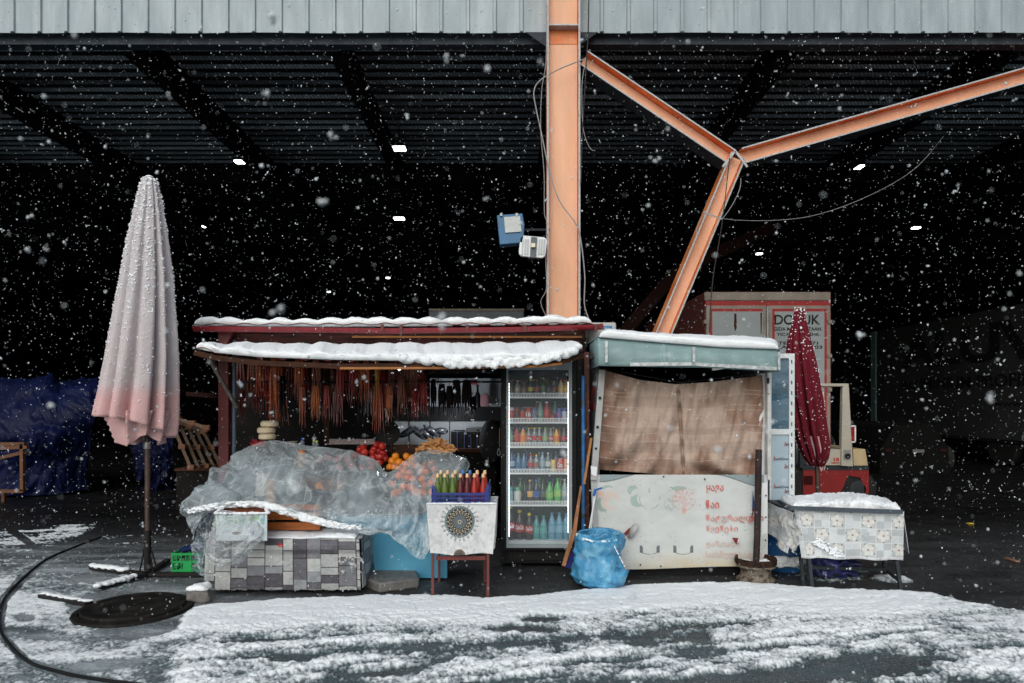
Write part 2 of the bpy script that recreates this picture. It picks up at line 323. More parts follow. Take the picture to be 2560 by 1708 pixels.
obj('back_wall', B().box((2.5, 46.3, 4), (56, .3, 8)), WALLD, shed)
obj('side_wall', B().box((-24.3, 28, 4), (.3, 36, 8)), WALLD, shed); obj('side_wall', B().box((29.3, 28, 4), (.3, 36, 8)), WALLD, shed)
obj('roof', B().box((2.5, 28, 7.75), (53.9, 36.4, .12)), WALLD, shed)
# column: web facing the street, flanges at both sides
def ibeam(p, q, wid, dep, D, name, webm, top_shift=0):
    p = Vector(p); q = Vector(q); d = (q - p).normalized(); s = Vector((0, 1, 0)).cross(d).normalized()
    web = obj(name, B().beam(p, q, wid - .03, .02, (0, 1, 0)), webm, shed)
    for k in (-1, 1):
        o = s * k * (wid / 2)
        fm = [ORANGE, FLANGE]
        obj('flange', B().beam(p + o, q + o, .018, dep, (0, 1, 0)), ORUST_SHADE, web)
        if name == 'brace' and k == (1 if s.z < 0 else -1): obj('flange_underside', B().beam(p + o * 1.12, q + o * 1.12, .004, dep * .98, (0, 1, 0)), GIRD, web)
        obj('flange_edge', B().beam(p + o + Vector((0, -dep / 2 - .003, 0)), q + o + Vector((0, -dep / 2 - .003, 0)), .019 if name == 'brace' else .026, .006, (0, 1, 0)), FLANGE, web)
    return web
cx = (WX(1370, FD - .32) + WX(1448, FD - .32)) / 2
col1 = ibeam((cx, FD - .17, 0), (cx, FD - .17, 9), .44, .3, FD, 'column', ORANGE)
obj('stiffener', B().box((cx, FD - .24, 6.87), (.415, .13, .02)), FLANGE, col1)
obj('web_shade', B().box((cx, FD - .185, 6.76), (.41, .008, .2)), ORUST_SHADE, col1)  # darker orange patch paints the shade below the stiffener
for k in (-1, 1): obj('gusset', B().add([(cx + k * .23, FD + .0, 6.93), (cx + k * .52, FD + .0, 6.93), (cx + k * .23, FD + .0, 6.72), (cx + k * .23, FD + .02, 6.93), (cx + k * .52, FD + .02, 6.93), (cx + k * .23, FD + .02, 6.72)], [(0, 1, 2), (5, 4, 3), (0, 3, 4, 1), (1, 4, 5, 2), (2, 5, 3, 0)]), GIRD, col1)
BD = FD - .05
hub = W(1836, 396, BD)
def br(a, b): return ibeam(a, b, .205, .3, BD, 'brace', ORANGE)
br(W(1455, 156, BD), W(1820, 401, BD)); br(W(1851, 398, BD), W(2740, 145, BD)); br(W(1838, 396, BD), W(1472, 1270, BD))
obj('brace_plate', B().beam(W(1806, 418, BD - .16), W(1838, 378, BD - .16), .03, .02).beam(W(1868, 418, BD - .16), W(1838, 378, BD - .16), .03, .02), FLANGE, shed)
# faint red brace deeper in the shed
DRED = mat('deep_red_paint', (.02, .006, .005, 1), .7)
for (a, b_) in (((1560, 830, 17), (1690, 680, 17)), ((1690, 680, 17), (1930, 570, 17))): obj('inner_brace', B().beam(W(*a), W(*b_), .3, .3), DRED, shed)
# high bay lamps
def lamp(px, py, D=None, sz=.36, lab=''):
    D = D or 5.3 * FPX / (HY - py); c = W(px, py, D)
    t = thing('ceiling_lamp', lab, 'lamp', c, 'lit lamps under the shed roof')
    sz *= .72; obj('lamp_glow', B().box(c, (sz, sz * .8, .03)), LAMPM, t); obj('lamp_housing', B().box(c + Vector((0, 0, .05)), (sz + .04, sz * .8 + .04, .06)), RAFT, t)
    obj('lamp_rod', B().tube([c + Vector((0, 0, .07)), Vector((c.x, c.y, 7.4))], .01, 5), RAFT, t)
for a in ((33, 278, None, .32, 'lit ceiling lamp at the far left, highest of the lamps'), (600, 405, None, .28, 'lit ceiling lamp upper right of the closed pink parasol'), (998, 372, None, .36, 'brightest lit ceiling lamp, upper of two stacked above the fruit stall'),
          (998, 547, None, .40, 'lit ceiling lamp directly below the brightest one above the fruit stall'), (513, 567, None, .2, 'dim lit lamp just right of the pink parasol canopy'), (2141, 418, None, .36, 'lit ceiling lamp under the long right arm of the orange brace'),
          (2290, 570, None, .28, 'dim lit lamp high above the dark trailer on the right'), (1898, 635, None, .26, 'lit lamp above the white and red truck doors'), (970, 695, 28, .2, 'tiny lit lamp above the fruit stall roof, nearer the blue floodlight'), (822, 730, 33, .2, 'tiny lit lamp low above the left half of the stall roof')):
    lamp(*a)
def snowbar(name, Bk, Fr, T, parent, seed=0, nu=160, nv=26, bump=.02, per=.28, amp=.0, e=.35, drip=0, m=None):
    # snow lying between a back line and a front line (lists of 3-D points), rounded over its rims, bumpy, overhanging the front
    def rs(pts):
        A = np.array([tuple(p) for p in pts]); s = np.r_[0, np.cumsum(np.linalg.norm(np.diff(A, axis=0), axis=1))]; t = np.linspace(0, s[-1], nu)
        return np.stack([np.interp(t, s, A[:, k]) for k in range(3)], 1), t
    P, t = rs(Bk); Q, _ = rs(Fr); L_ = t[-1]; th = np.linspace(0, 1, nv)[:, None]
    end = np.minimum(1, np.minimum(t, L_ - t) / (T * 1.2)); end = np.sqrt(1 - (1 - end) ** 2)
    c = -np.cos(th * math.pi); s_ = np.sin(th * math.pi); X = np.sign(c) * np.abs(c) ** e; Z = np.abs(s_) ** e
    dep = np.linalg.norm(Q - P, axis=1).mean()
    hgt = T * (1 + bump / T * 2 * (fbm(t * 4, t * 0 + seed, seed) - .5) + amp * np.abs(np.sin(t * math.pi / per)))
    up = np.array([0, 0, 1.0]); out = (Q - P); out /= np.linalg.norm(out, axis=1)[:, None]
    G = P[None] * (.5 - X / 2)[..., None] + Q[None] * (.5 + X / 2)[..., None]
    nz = (fbm(t[None] * 9 + th * 0, th * dep * 9 + t[None] * 0, seed + 3) - .5) * bump * 1.2 + (fbm(t[None] * 40, th * dep * 40, seed + 9) - .5) * bump * .5
    G = G + up * ((hgt * end * 1)[None] * Z + nz * (Z > .05))[..., None]
    ov = (T * .22 + bump * 1.5 * (fbm(t * 14, t * 0, seed + 5) - .3)) * end
    G = G + out[None] * (np.sin(np.clip((th - .6) / .4, 0, 1) * math.pi) * ov[None])[..., None]
    if drip: G[..., 2] -= np.where(th > .93, 1, 0) * drip * np.clip(fbm(t * 7, t * 0, seed + 8)[None] - .35, 0, 1)
    # close the ends and underside
    b = B().grid(G); nn = nu
    b.f += [tuple([(nv - 1) * nn + k, (nv - 1) * nn + k + 1, k + 1, k]) for k in range(nn - 1)]
    return obj(name, b, m or SNOW, parent, ang=180)

def draped(name, ctrl, mat_, parent=None, nu=140, nv=90, wr=.02, seed=0, uf=10, vf=8, hem=0, ridge=True, **kw):
    # smooth surface through a table of control points with wrinkles along its normal
    A = np.array([[tuple(W(*q)) for q in r] for r in ctrl]); m, n, _ = A.shape
    def cr(P, t):                                        # Catmull-Rom along axis 0
        k = np.clip(np.floor(t).astype(int), 0, len(P) - 2); u = (t - k).reshape(-1, *([1] * (P.ndim - 1)))
        g = lambda j: P[np.clip(k + j, 0, len(P) - 1)]
        return .5 * ((2 * g(0)) + (-g(-1) + g(1)) * u + (2 * g(-1) - 5 * g(0) + 4 * g(1) - g(2)) * u ** 2 + (-g(-1) + 3 * g(0) - 3 * g(1) + g(2)) * u ** 3)
    G = cr(A, np.linspace(0, m - 1, nv)); G = np.swapaxes(cr(np.swapaxes(G, 0, 1), np.linspace(0, n - 1, nu)), 0, 1)
    du = np.gradient(G, axis=1); dv = np.gradient(G, axis=0); N_ = np.cross(du, dv); N_ /= np.maximum(np.linalg.norm(N_, axis=2), 1e-9)[..., None]
    V, U = np.meshgrid(np.linspace(0, 1, nv), np.linspace(0, 1, nu), indexing='ij')
    wx = U * uf + 1.5 * fbm(U * 3, V * 3, seed); wy = V * vf + 1.5 * fbm(U * 3 + 9, V * 3, seed + 1)
    f = fbm(wx, wy, seed + 2, 4); r = 1 - 2 * np.abs(f - .5) * 2.2 if ridge else f * 2 - 1
    edgef = np.minimum(1, np.minimum(V, 1 - V) * 14 + .15)
    G = G + N_ * ((r - .5) * wr * edgef)[..., None]
    b = B().grid(G); return obj(name, b, mat_, parent, ang=180, **kw), G

# ================= fruit stall =================
stall = thing('fruit_stall', 'open fruit stall with dark red gutter, snow-loaded sloping awning and red post', 'market stall', W(900, 1400, 7.2))
SD = 6.9
obj('post', B().bp(545, 571, 815, 1406, 6.92, 7.02), REDP, stall, label='dark red steel post at the left end', bevel=.006)
obj('post_bracket', B().prism([(545, 815), (590, 815), (566, 862), (548, 866)], 6.86, 6.92), REDP, stall)
obj('post', B().tube([W(586, 850, 6.95), W(584, 1400, 6.95)], .02, 10), mat('blue_grey_pipe', (.06, .09, .13, 1), .4), stall)
obj('post', B().bp(1461, 1473, 880, 1420, 6.45, 6.5), mat('rusty_brown_post', C(80, 42, 30), .7, var=.4, sc=25, col2=(.6, .62, .65, 1), c2lo=.62, c2hi=.7, c2s=30), stall, label='rusty brown post beside the fridge')
obj('post', B().tube([W(1458, 940, 6.4), W(1459, 1325, 6.4), W(1459, 1425, 6.4)], .019, 10), mat('blue_pipe', C(40, 95, 150), .45, var=.3, sc=10, col2=(.05, .05, .05, 1), c2lo=.55, c2hi=.65, c2s=8), stall, label='blue painted pipe')
obj('strut', B().beam(W(517, 886, 6.3), W(592, 1018, 6.75), .03, .03), mat('weathered_strut', (.12, .10, .09, 1), .7, var=.3, sc=20), stall)
# upper roof, gutter and its snow
CORR = mat('red_brown_roof_sheet', C(85, 30, 28), .6, var=.25)
def corr(bk, fr, amp, per, thick, n=420, nv=6):
    A = np.array([tuple(p) for p in bk]); Q = np.array([tuple(p) for p in fr]); t = np.linspace(0, 1, n); ta = np.linspace(0, 1, len(A)); tq = np.linspace(0, 1, len(Q))
    P = np.stack([np.interp(t, ta, A[:, k]) for k in range(3)], 1); R = np.stack([np.interp(t, tq, Q[:, k]) for k in range(3)], 1)
    s = np.linspace(0, 1, nv)[:, None, None]; G = P[None] * (1 - s) + R[None] * s; G[..., 2] += amp * np.abs(np.sin(G[..., 0] * math.pi / per)) ** 2
    return B().grid(G)
obj('upper_roof', corr([W(560, 838, 8.8), W(1470, 838, 8.8)], [W(483, 813, 6.84), W(1507, 811, 6.84)], .02, .283, .006), CORR, stall, solid=.006)
gpts = [(math.cos(a) * .045, math.sin(a) * .05) for a in np.linspace(math.pi, 2 * math.pi, 9)]
b = B(); nn = 60; xs = np.linspace(WX(484, 6.76), WX(1508, 6.76), nn)
vs = [(x, 6.77 + cx_, WZ(np.interp(x, [xs[0], -1.2, 0, xs[-1]], [817, 822, 819, 812]), 6.77) + cz) for x in xs for cx_, cz in gpts + [(q[0] * .9, q[1] * .9) for q in gpts[::-1]]]
k_ = 18; b.add(vs, [(i * k_ + j, i * k_ + (j + 1) % k_, (i + 1) * k_ + (j + 1) % k_, (i + 1) * k_ + j) for i in range(nn - 1) for j in range(k_)] + [tuple(range(k_)), tuple((nn - 1) * k_ + j for j in range(k_ - 1, -1, -1))])
gut = obj('gutter', b, mat('wine_red_gutter', C(122, 30, 38), .35, var=.12, sc=3, stretch=(6, 1, 1)), stall)
for x in (955, 1002, 1168, 1312, 1490): obj('gutter_clip', B().bp(x - 4, x + 4, 811, 828, 6.71, 6.73), REDP, gut)
snowbar('roof_snow', [W(500, 822, 7.9), W(900, 826, 7.9), W(1475, 820, 7.9)], [W(484, 813, 6.86), W(800, 815, 6.86), W(1000, 814, 6.86), W(1480, 808, 6.86)], .062, stall, 3, nu=420, bump=.022, per=.283, amp=.45)
obj('fascia_board', B().bp(560, 1462, 834, 868, 6.95, 6.98), mat('brown_fascia', C(64, 36, 34), .7, var=.35, sc=5, col2=(.02, .015, .012, 1), c2s=2, stretch=(.6, 1, 6)), stall)
obj('fascia_trim', B().bp(880, 1455, 840, 845, 6.93, 6.947), mat('raw_timber_trim', C(150, 95, 45), .7, var=.2, sc=8), stall)
# awning: corrugated sheet sloping down to the street, timber batten below, thick snow above
fr = [(487, 873, 5.98), (540, 886, 5.96), (650, 899, 5.93), (850, 907, 5.9), (1150, 906, 5.9), (1350, 902, 5.9), (1405, 895, 5.92), (1458, 880, 5.98)]
bk = [(500, 876, 6.9), (590, 872, 6.92), (850, 872, 6.94), (1200, 870, 6.94), (1440, 866, 6.94)]
aw = obj('awning', corr([W(*q) for q in bk], [W(x, y - 3, D) for x, y, D in fr], .022, .2, .006), CORR, stall, solid=.006)
b = B()
for a, c in zip(fr, fr[1:]): b.beam(W(a[0], a[1] + 9, a[2] + .03), W(c[0], c[1] + 9, c[2] + .03), .035, .045, (0, 0, 1))
obj('batten', b, BROWNW, aw)
b = B()
for a, c in zip(fr[3:6], fr[4:7]): b.beam(W(a[0], a[1] + 14, a[2] + .01), W(c[0], c[1] + 14, c[2] + .01), .012, .02, (0, 0, 1))
obj('timber_strip', b, mat('raw_timber_trim', (0, 0, 0, 1)), aw)
for x in np.linspace(560, 1420, 6): obj('awning_rafter', B().beam(W(x, 880, 6.9), W(x, interp(x, [(q[0], q[1]) for q in fr]) + 10, 5.97), .04, .04, (0, 0, 1)), BROWNW, aw)
frs = [(490, 871, 6.0), (540, 882, 5.96), (650, 893, 5.92), (850, 900, 5.89), (1000, 902, 5.88), (1150, 902, 5.87), (1350, 898, 5.87), (1405, 890, 5.9), (1456, 872, 5.97)]
snowbar('awning_snow', [W(x, y - 1, D) for x, y, D in bk], [W(*q) for q in frs], .05, stall, 8, nu=520, nv=40, bump=.02, per=.283, amp=.35, e=.3)
# heavier rounded drift on the right half of the awning, hanging over its edge
RSn = np.random.RandomState(5); b = B()
for x in np.arange(1010, 1452, 6.5):
    y = interp(x, [(1000, 897), (1150, 899), (1350, 895), (1410, 884), (1452, 868)]) + RSn.uniform(-4, 5); r = RSn.uniform(.03, .055); b.ell(W(x, y, 5.9 + RSn.uniform(-.02, .05)), (r * 1.2, r, r * .8), 10, 7)
for x in np.arange(1110, 1400, 4):
    r = RSn.uniform(.012, .03); b.ell(W(x, interp(x, [(1100, 908), (1150, 914), (1300, 908), (1400, 895)]) + RSn.uniform(-6, 6), 5.86 + RSn.uniform(0, .03)), (r, r, r), 8, 5)
melt(obj('overhanging_snow', b, SNOWR, stall, ang=180), .009, 3)
# interior shell
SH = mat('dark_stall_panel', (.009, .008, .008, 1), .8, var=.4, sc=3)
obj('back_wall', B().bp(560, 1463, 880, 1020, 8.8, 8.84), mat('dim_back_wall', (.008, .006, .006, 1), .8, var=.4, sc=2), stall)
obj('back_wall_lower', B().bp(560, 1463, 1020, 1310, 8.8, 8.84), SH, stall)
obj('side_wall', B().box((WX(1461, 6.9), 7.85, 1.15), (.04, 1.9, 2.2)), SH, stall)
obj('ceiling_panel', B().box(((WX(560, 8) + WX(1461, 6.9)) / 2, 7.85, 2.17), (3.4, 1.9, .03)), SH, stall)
obj('side_rail', B().beam(W(470, 985, 8.2), W(545, 990, 7), .05, .05), DRED, stall)
# pale tiled wall and posters at the back
TW = mat('pale_wall_board', (.42, .44, .46, 1), .5, var=.05)
wb = obj('pale_wall_strip', B().bp(985, 1232, 1052, 1128, 8.7, 8.75), TW, stall)
for x in (1022, 1074, 1123): obj('seam', B().bp(x, x + 2, 1052, 1128, 8.685, 8.698), DARKM, wb)
wp = obj('pale_poster_wall', B().bp(1075, 1262, 946, 1018, 8.7, 8.75), mat('dim_poster_paper', (.30, .32, .34, 1), .6, var=.25, sc=5), stall)
obj('poster', B().bp(1164, 1192, 952, 962, 8.68, 8.697), mat('poster_red', C(150, 40, 45), .6), wp); obj('poster', B().ell(W(1212, 1003, 8.69), (.07, .01, .1), 14, 8), mat('poster_pink', C(150, 110, 115), .6), wp)
obj('poster', B().bp(1225, 1258, 948, 990, 8.68, 8.697), mat('poster_grey', (.2, .22, .24, 1), .6), wp)
obj('shelf_edge', B().bp(980, 1262, 1018, 1052, 8.62, 8.75), BLACK, stall)
pl_ = bpy.data.lights.new('wall_fill_light', 'POINT'); pl_.energy = 11; pl_.shadow_soft_size = .05; pl_.color = (.85, .93, 1); po_ = bpy.data.objects.new('wall_fill_light', pl_); COL.objects.link(po_)  # added fill light, set well behind the bulb to brighten the back wall
lampb = thing('hanging_bulb', 'small glowing bulb hung under the stall awning', 'lamp', W(998, 920, 7.4)); obj('bulb', B().ell(W(998, 920, 7.4), (.018, .018, .03)), mat('bulb_glow', (1, 1, 1, 1), emis=5, var=0), lampb); obj('bulb_cord', B().tube([W(998, 913, 7.4), W(998, 880, 7.4)], .004, 5), WIRED, lampb); po_.parent = lampb; po_.location = (.45, .62, -.5)
obj('hanging_rail', B().tube([W(560, 890, 7.1), W(1255, 890, 7.1)], .012, 6), DARKM, stall); obj('hanging_rail', B().tube([W(560, 955, 7.6), W(1255, 955, 7.6)], .012, 6), DARKM, stall)
obj('inner_post', B().tube([W(816, 885, 7.7), W(816, 1110, 7.7)], .03, 8), BROWNW, stall)

# --- strings of nut sweets: a bundle is a thing, every strand a part
def strand_mesh(L, r, seed, beads=10, tail=.25):
    R = np.random.RandomState(seed); n = beads * 3; pr = []
    for i in range(n + 1):
        t = i / n; env = r * (.55 + .6 * math.sin(math.pi * min(1, t * 1.05 + .1))) * (1 - t ** 6 * .75); pr.append((max(.0015, env * (1 + .16 * math.sin(i * 2 * math.pi / 3))), -t * L * (1 - tail)))
    pr.append((.003, -L * (1 - tail * .5))); pr.append((.0012, -L)); b = B(); b.lathe([(a, z) for a, z in pr], (0, 0, 0), 6); return b
CK = {'orange': C(165, 75, 30), 'amber': C(190, 100, 40), 'red': C(140, 28, 22), 'dark': C(22, 16, 15), 'maroon': C(98, 28, 26), 'brown': C(122, 60, 34), 'gold': C(190, 130, 50)}
CKM = {k: mat('candy_' + k, v, .38, var=.25, sc=40) for k, v in CK.items()}
protos = {}
def bundle(px, y0, y1, D, colr, n, wd, lab):
    L_ = (y1 - y0) * D / FPX; c = W(px, y0, D)
    t = thing('candy_bundle', lab, 'candy strings', c, 'bundles of nut candy strings hanging in the stall')
    b = B().tube([c + Vector((0, 0, .0)), c + Vector((0, 0, .05))], .004, 5); obj('hanging_cord', b, WIRED, t)
    key = (colr, round(L_, 2))
    if key not in protos: protos[key] = [None] * 3
    for k in range(n):
        q = k % 3
        if protos[key][q] is None:
            o = obj('strand', B().add([v for v in strand_mesh(L_ * (.86 + .07 * q), .0145, k + 1).v], strand_mesh(1, .01, 1).f), CKM[colr], None); protos[key][q] = o; o.location = (0, 0, 0); ok = o
            v = strand_mesh(L_ * (.86 + .07 * q), .0145, k + 1).v; o.data.vertices.foreach_set('co', np.array([tuple(x) for x in v]).ravel())
        else: ok = protos[key][q].copy(); COL.objects.link(ok)
        ok.parent = t; u = (k + .5) / n - .5; ok.location = (u * wd * .45, .02 * math.cos(k * 2.3), 0); ok.rotation_euler = (random.uniform(-.04, .04), -u * wd * .55 / L_ + random.uniform(-.02, .02), 0)
    return t
ordw = ['first', 'second', 'third', 'fourth', 'fifth', 'sixth', 'seventh', 'eighth', 'ninth', 'tenth', 'eleventh', 'twelfth', 'thirteenth', 'fourteenth', 'fifteenth', 'sixteenth']
cn = {'orange': 'orange-brown', 'amber': 'bright amber', 'red': 'dark red', 'dark': 'almost black', 'maroon': 'maroon', 'brown': 'brown', 'gold': 'golden'}
top_row = [(648, 905, 995, 'orange', 6, .12), (684, 905, 1072, 'orange', 8, .12), (746, 905, 1002, 'orange', 7, .13), (790, 905, 985, 'brown', 7, .11), (850, 905, 1020, 'red', 7, .11), (880, 905, 1000, 'red', 6, .09), (912, 905, 1015, 'orange', 8, .15), (942, 905, 1005, 'gold', 4, .05), (977, 905, 975, 'maroon', 5, .07), (1033, 905, 975, 'brown', 8, .1), (1064, 905, 960, 'dark', 6, .06), (1094, 905, 965, 'dark', 6, .06)]
for k, (px, y0, y1, c_, n, wd) in enumerate(top_row): bundle(px, y0 - 10, y1, 7.1, c_, n, wd, '%s bundle of candy strings in the upper row, %s from the left' % (cn[c_], ordw[k]))
low_row = [(605, 975, 1065, 'maroon', 6, .09), (640, 965, 1040, 'maroon', 6, .09), (706, 940, 1050, 'dark', 6, .09), (755, 968, 1072, 'orange', 6, .08), (789, 965, 1052, 'amber', 10, .12), (817, 965, 1052, 'red', 8, .1), (846, 960, 1068, 'maroon', 8, .12), (903, 960, 1068, 'dark', 7, .1), (943, 960, 1085, 'orange', 9, .14), (973, 965, 1055, 'amber', 7, .09), (1004, 940, 1045, 'brown', 9, .13), (1034, 975, 1050, 'red', 6, .08), (1061, 955, 1043, 'red', 9, .11)]
for k, (px, y0, y1, c_, n, wd) in enumerate(low_row): bundle(px, y0, y1, 7.35, c_, n, wd, '%s bundle of candy strings in the lower row, %s from the left' % (cn[c_], ordw[k]))
bkc = ['maroon', 'brown', 'red', 'orange', 'maroon', 'red']
for k, px in enumerate(range(600, 1076, 32)): bundle(px, 898 + 7 * (k % 3), 1000 + 22 * ((k * 5) % 4), 7.75, bkc[(k * 7) % 6], 12, .2, 'dim %s bundle of candy strings hanging deep in the stall, %s from the left' % (cn[bkc[(k * 7) % 6]], ordw[k]))
for k, (px, y0, y1, wd) in enumerate([(1083, 948, 1045, .06), (1104, 960, 1050, .1), (1123, 965, 1048, .09), (1141, 950, 1052, .12), (1167, 950, 1055, .15), (1182, 990, 1050, .08)]):
    bundle(px, y0, y1, 7.6, 'dark', 9, wd, 'black bundle of candy strings against the pale posters, %s from the left' % ordw[k])
bo = thing('glass_bottle', 'dark bottle standing on the black shelf by the posters', 'bottle', W(1194, 1018, 8.45)); obj('bottle_body', B().lathe([(.035, 0), (.035, .15), (.014, .2), (.014, .25)], W(1194, 1018, 8.45), 12), mat('dark_glass', (.01, .012, .012, 1), .15), bo); obj('cap', B().lathe([(.016, .25), (.016, .28)], W(1194, 1018, 8.45), 12), BLACK, bo)

# --- goods at the back and on the counter
FLOORC = mat('dark_counter', (.018, .016, .016, 1), .7, var=.3)
cnt = thing('display_counter', 'long stepped display counter with a plain blue front panel under the plastic', 'counter', W(820, 1445, 6.4))
obj('counter_top', B().bp(600, 1130, 1178, 1190, 6.75, 7.4), FLOORC, cnt)
obj('lower_step', B().box((WX(800, 6.2), 6.38, .62), (1.9, .62, .05)), FLOORC, cnt)
obj('front_panel', B().bp(780, 1118, 1282, 1446, 6.12, 6.15), mat('plain_blue_panel', C(62, 140, 175), .5, var=.12, sc=2, col2=C(80, 152, 182), c2lo=.4, c2hi=.7, c2s=2), cnt, bevel=.004)
obj('counter_body', B().box((WX(830, 6.6), 6.75, .38), (1.9, .9, .7)), FLOORC, cnt)
bc = thing('back_counter', 'dark counter along the stall back wall under the pale wall strip', 'counter', W(1050, 1300, 8.2)); obj('counter_body', B().bp(940, 1240, 1128, 1285, 8.0, 8.7), SH, bc, bevel=.01); obj('counter_edge', B().bp(938, 1242, 1123, 1131, 7.97, 8.7), BROWNW, bc)
PK = mat('glossy_dark_packet', (.03, .032, .04, 1), .25, var=.6, sc=30, col2=(.25, .28, .32, 1), c2lo=.56, c2hi=.62, c2s=20)
for k, (x, y, r) in enumerate([(1020, 1080, -.5), (1046, 1082, .7), (1062, 1084, .6), (1080, 1078, .6), (1102, 1078, 0)]):
    R = Matrix.Rotation(r, 3, 'Y'); c = W(x, y, 8.3)
    obj('snack_packet', B().ell(c, (.13 if k < 4 else .09, .05, .045), 14, 8, R), PK, None, 'dark glossy packet leaning on the pale wall strip, %s from the left' % ordw[k], 'packet', 'dark packets at the back of the stall')
pot = thing('round_pan', 'black round pan standing on edge left of the dark packets', 'pan', W(968, 1120, 8.1)); obj('pan_body', B().lathe([(.0, -.02), (.14, -.02), (.15, .02), (.14, .02), (0, 0)], W(970, 1082, 8.1), 20, False, Matrix.Rotation(math.radians(90), 3, 'X')), BLACK, pot)
dk = thing('stacked_crate', 'tall black crate stack behind the peanut heap', 'crate', W(1175, 1150, 8.1)); obj('crate_body', B().bp(1127, 1215, 1078, 1150, 8.1, 8.5), BLACK, dk, bevel=.01)
for x in (1142, 1160, 1176, 1192): obj('crate_rib', B().bp(x, x + 2, 1080, 1148, 8.09, 8.097), mat('blue_line', C(45, 60, 110), .5), dk)
pr = thing('grey_device', 'flat grey device box on top of the black crate stack', 'device', W(1186, 1080, 8.1)); obj('device_case', B().bp(1163, 1209, 1069, 1081, 8.05, 8.35), mat('device_grey', (.16, .17, .18, 1), .5), pr, bevel=.006); obj('device_knob', B().bp(1192, 1198, 1074, 1078, 8.04, 8.047), BLACK, pr)
bg_ = obj('grey_sack', B().ell(W(1228, 1105, 7.9), (.14, .12, .26), 16, 12), mat('grey_sacking', (.02, .02, .022, 1), .8, bump=.01, bs=25), None, 'crumpled grey sack hanging beside the fridge', 'sack')
ho = thing('bottle_opener', 'small steel bottle opener hanging on a yellow string by the fridge', 'bottle opener', W(1247, 1135, 6.9)); obj('opener_string', B().tube([W(1249, 1070, 6.9), W(1249, 1118, 6.9)], .003, 5), mat('yellow_string', C(150, 115, 40), .7), ho)
obj('opener_ring', B().tube([W(1247 + 4 * math.sin(a) * (1 if math.cos(a) < 0 else .6), 1130 - 9 * math.cos(a), 6.9) for a in np.linspace(0, 2 * math.pi, 15)], .003, 5), GREYM, ho)
# cheeses, red net bag and small jars behind the plastic
CH = mat('cheese_rind', C(205, 190, 160), .55, var=.1, sc=10)
for k, (x, y, r) in enumerate([(668, 1100, .085), (666, 1084, .09), (674, 1068, .088)]):
    obj('cheese_wheel', B().lathe([(.0, 0), (r * .8, 0), (r, .014), (r * 1.02, .032), (r, .05), (r * .8, .064), (0, .064)], W(x, y, 7.0), 28), CH, None, 'round white cheese, %s of the stack of three' % ('bottom', 'middle', 'top')[k], 'cheese', 'stacked round cheeses')
nb = B(); RN = np.random.RandomState(3)
for k in range(16):
    a = W(632 + RN.uniform(-3, 3), 1118, 6.95); q = W(625 + k * 2.6, RN.uniform(1098, 1110), 6.93); nb.tube([a, (a + q) / 2 + Vector((RN.uniform(-.02, .02), 0, .01)), q, W(645 + k, 1116, 6.95)], .0025, 4)
obj('red_net', nb, mat('red_netting', C(190, 45, 55), .5), None, 'tangle of red netting beside the cheese stack', 'net bag')
for k, (x, y, cc, lab) in enumerate([(732, 1102, (215, 190, 175), 'shallow pale dish beside the blue-capped bottle'), (756, 1100, (30, 70, 160), 'small bottle with a bright blue cap behind the plastic'), (785, 1104, (170, 190, 110), 'small jar with a pale green lid, left of a pair'), (792, 1107, (180, 195, 110), 'small jar with a pale green lid, right of a pair')]):
    t = thing(('dish', 'small_bottle', 'jar', 'jar')[k], lab, ('dish', 'bottle', 'jar', 'jar')[k], W(x, y + 14, 7))
    z0 = W(x, y + 14, 7)
    if k == 0: obj('dish_bowl', B().lathe([(.02, 0), (.05, .05), (.055, .052), (.0, .03)], z0, 16), mat('dish_white', (.5, .45, .42, 1), .4), t)
    else: obj('jar_body', B().lathe([(.02, 0), (.022, .03), (.02, .045), (.01, .055)], z0, 12), mat('grey_glass', (.12, .14, .16, 1), .2), t); obj('lid', B().lathe([(.011, .052), (.012, .056), (.012, .078), (.008, .082)], z0, 12), mat('lid%d' % k, C(*cc), .4), t)
obj('glass_tray', B().box(W(880, 1108, 7.0), (.46, .3, .01)).box(W(880, 1104, 6.86), (.46, .006, .05)), mat('tray_glass', (.25, .2, .2, 1), .1, alpha=.4), None, 'clear tray edge left of the pomegranates', 'tray')
# fruit
def fruit(px, py, D, r, m, name, lab, cat, grp, proto=[{}]):
    d = proto[0]
    if name not in d:
        root = thing(name, lab, cat, (0, 0, 0), grp)
        pr_ = [(math.sin(a) * 1.0, -math.cos(a) * .93) for a in np.linspace(0, math.pi, 11)]
        obj('fruit_skin', B().lathe([(a * r, z * r) for a, z in pr_], (0, 0, 0), 16, False), m, root)
        obj('calyx', B().lathe([(r * .12, r * .85), (r * .2, r * 1.02), (r * .26, r * 1.2)] if name == 'pomegranate' else [(r * .1, r * .92), (r * .08, r * .96)], (0, 0, 0), 8), m if name == 'pomegranate' else BROWNW, root)
        d[name] = root; root.location = W(px, py, D); root.rotation_euler = (random.uniform(-1, 1), random.uniform(-1, 1), 0); return
    dup(d[name], W(px, py, D), (random.uniform(-1.2, 1.2), random.uniform(-1.2, 1.2), random.uniform(0, 6)), scale=random.uniform(.9, 1.1))
POM = mat('pomegranate_skin', C(165, 30, 28), .35, var=.25, sc=12, col2=C(200, 90, 60), c2lo=.52, c2hi=.75, c2s=9); ORN = mat('orange_skin', C(225, 135, 30), .4, var=.1, sc=6, bump=.001, bs=200); PER = mat('persimmon_skin', C(224, 110, 42), .4, var=.12, sc=6)
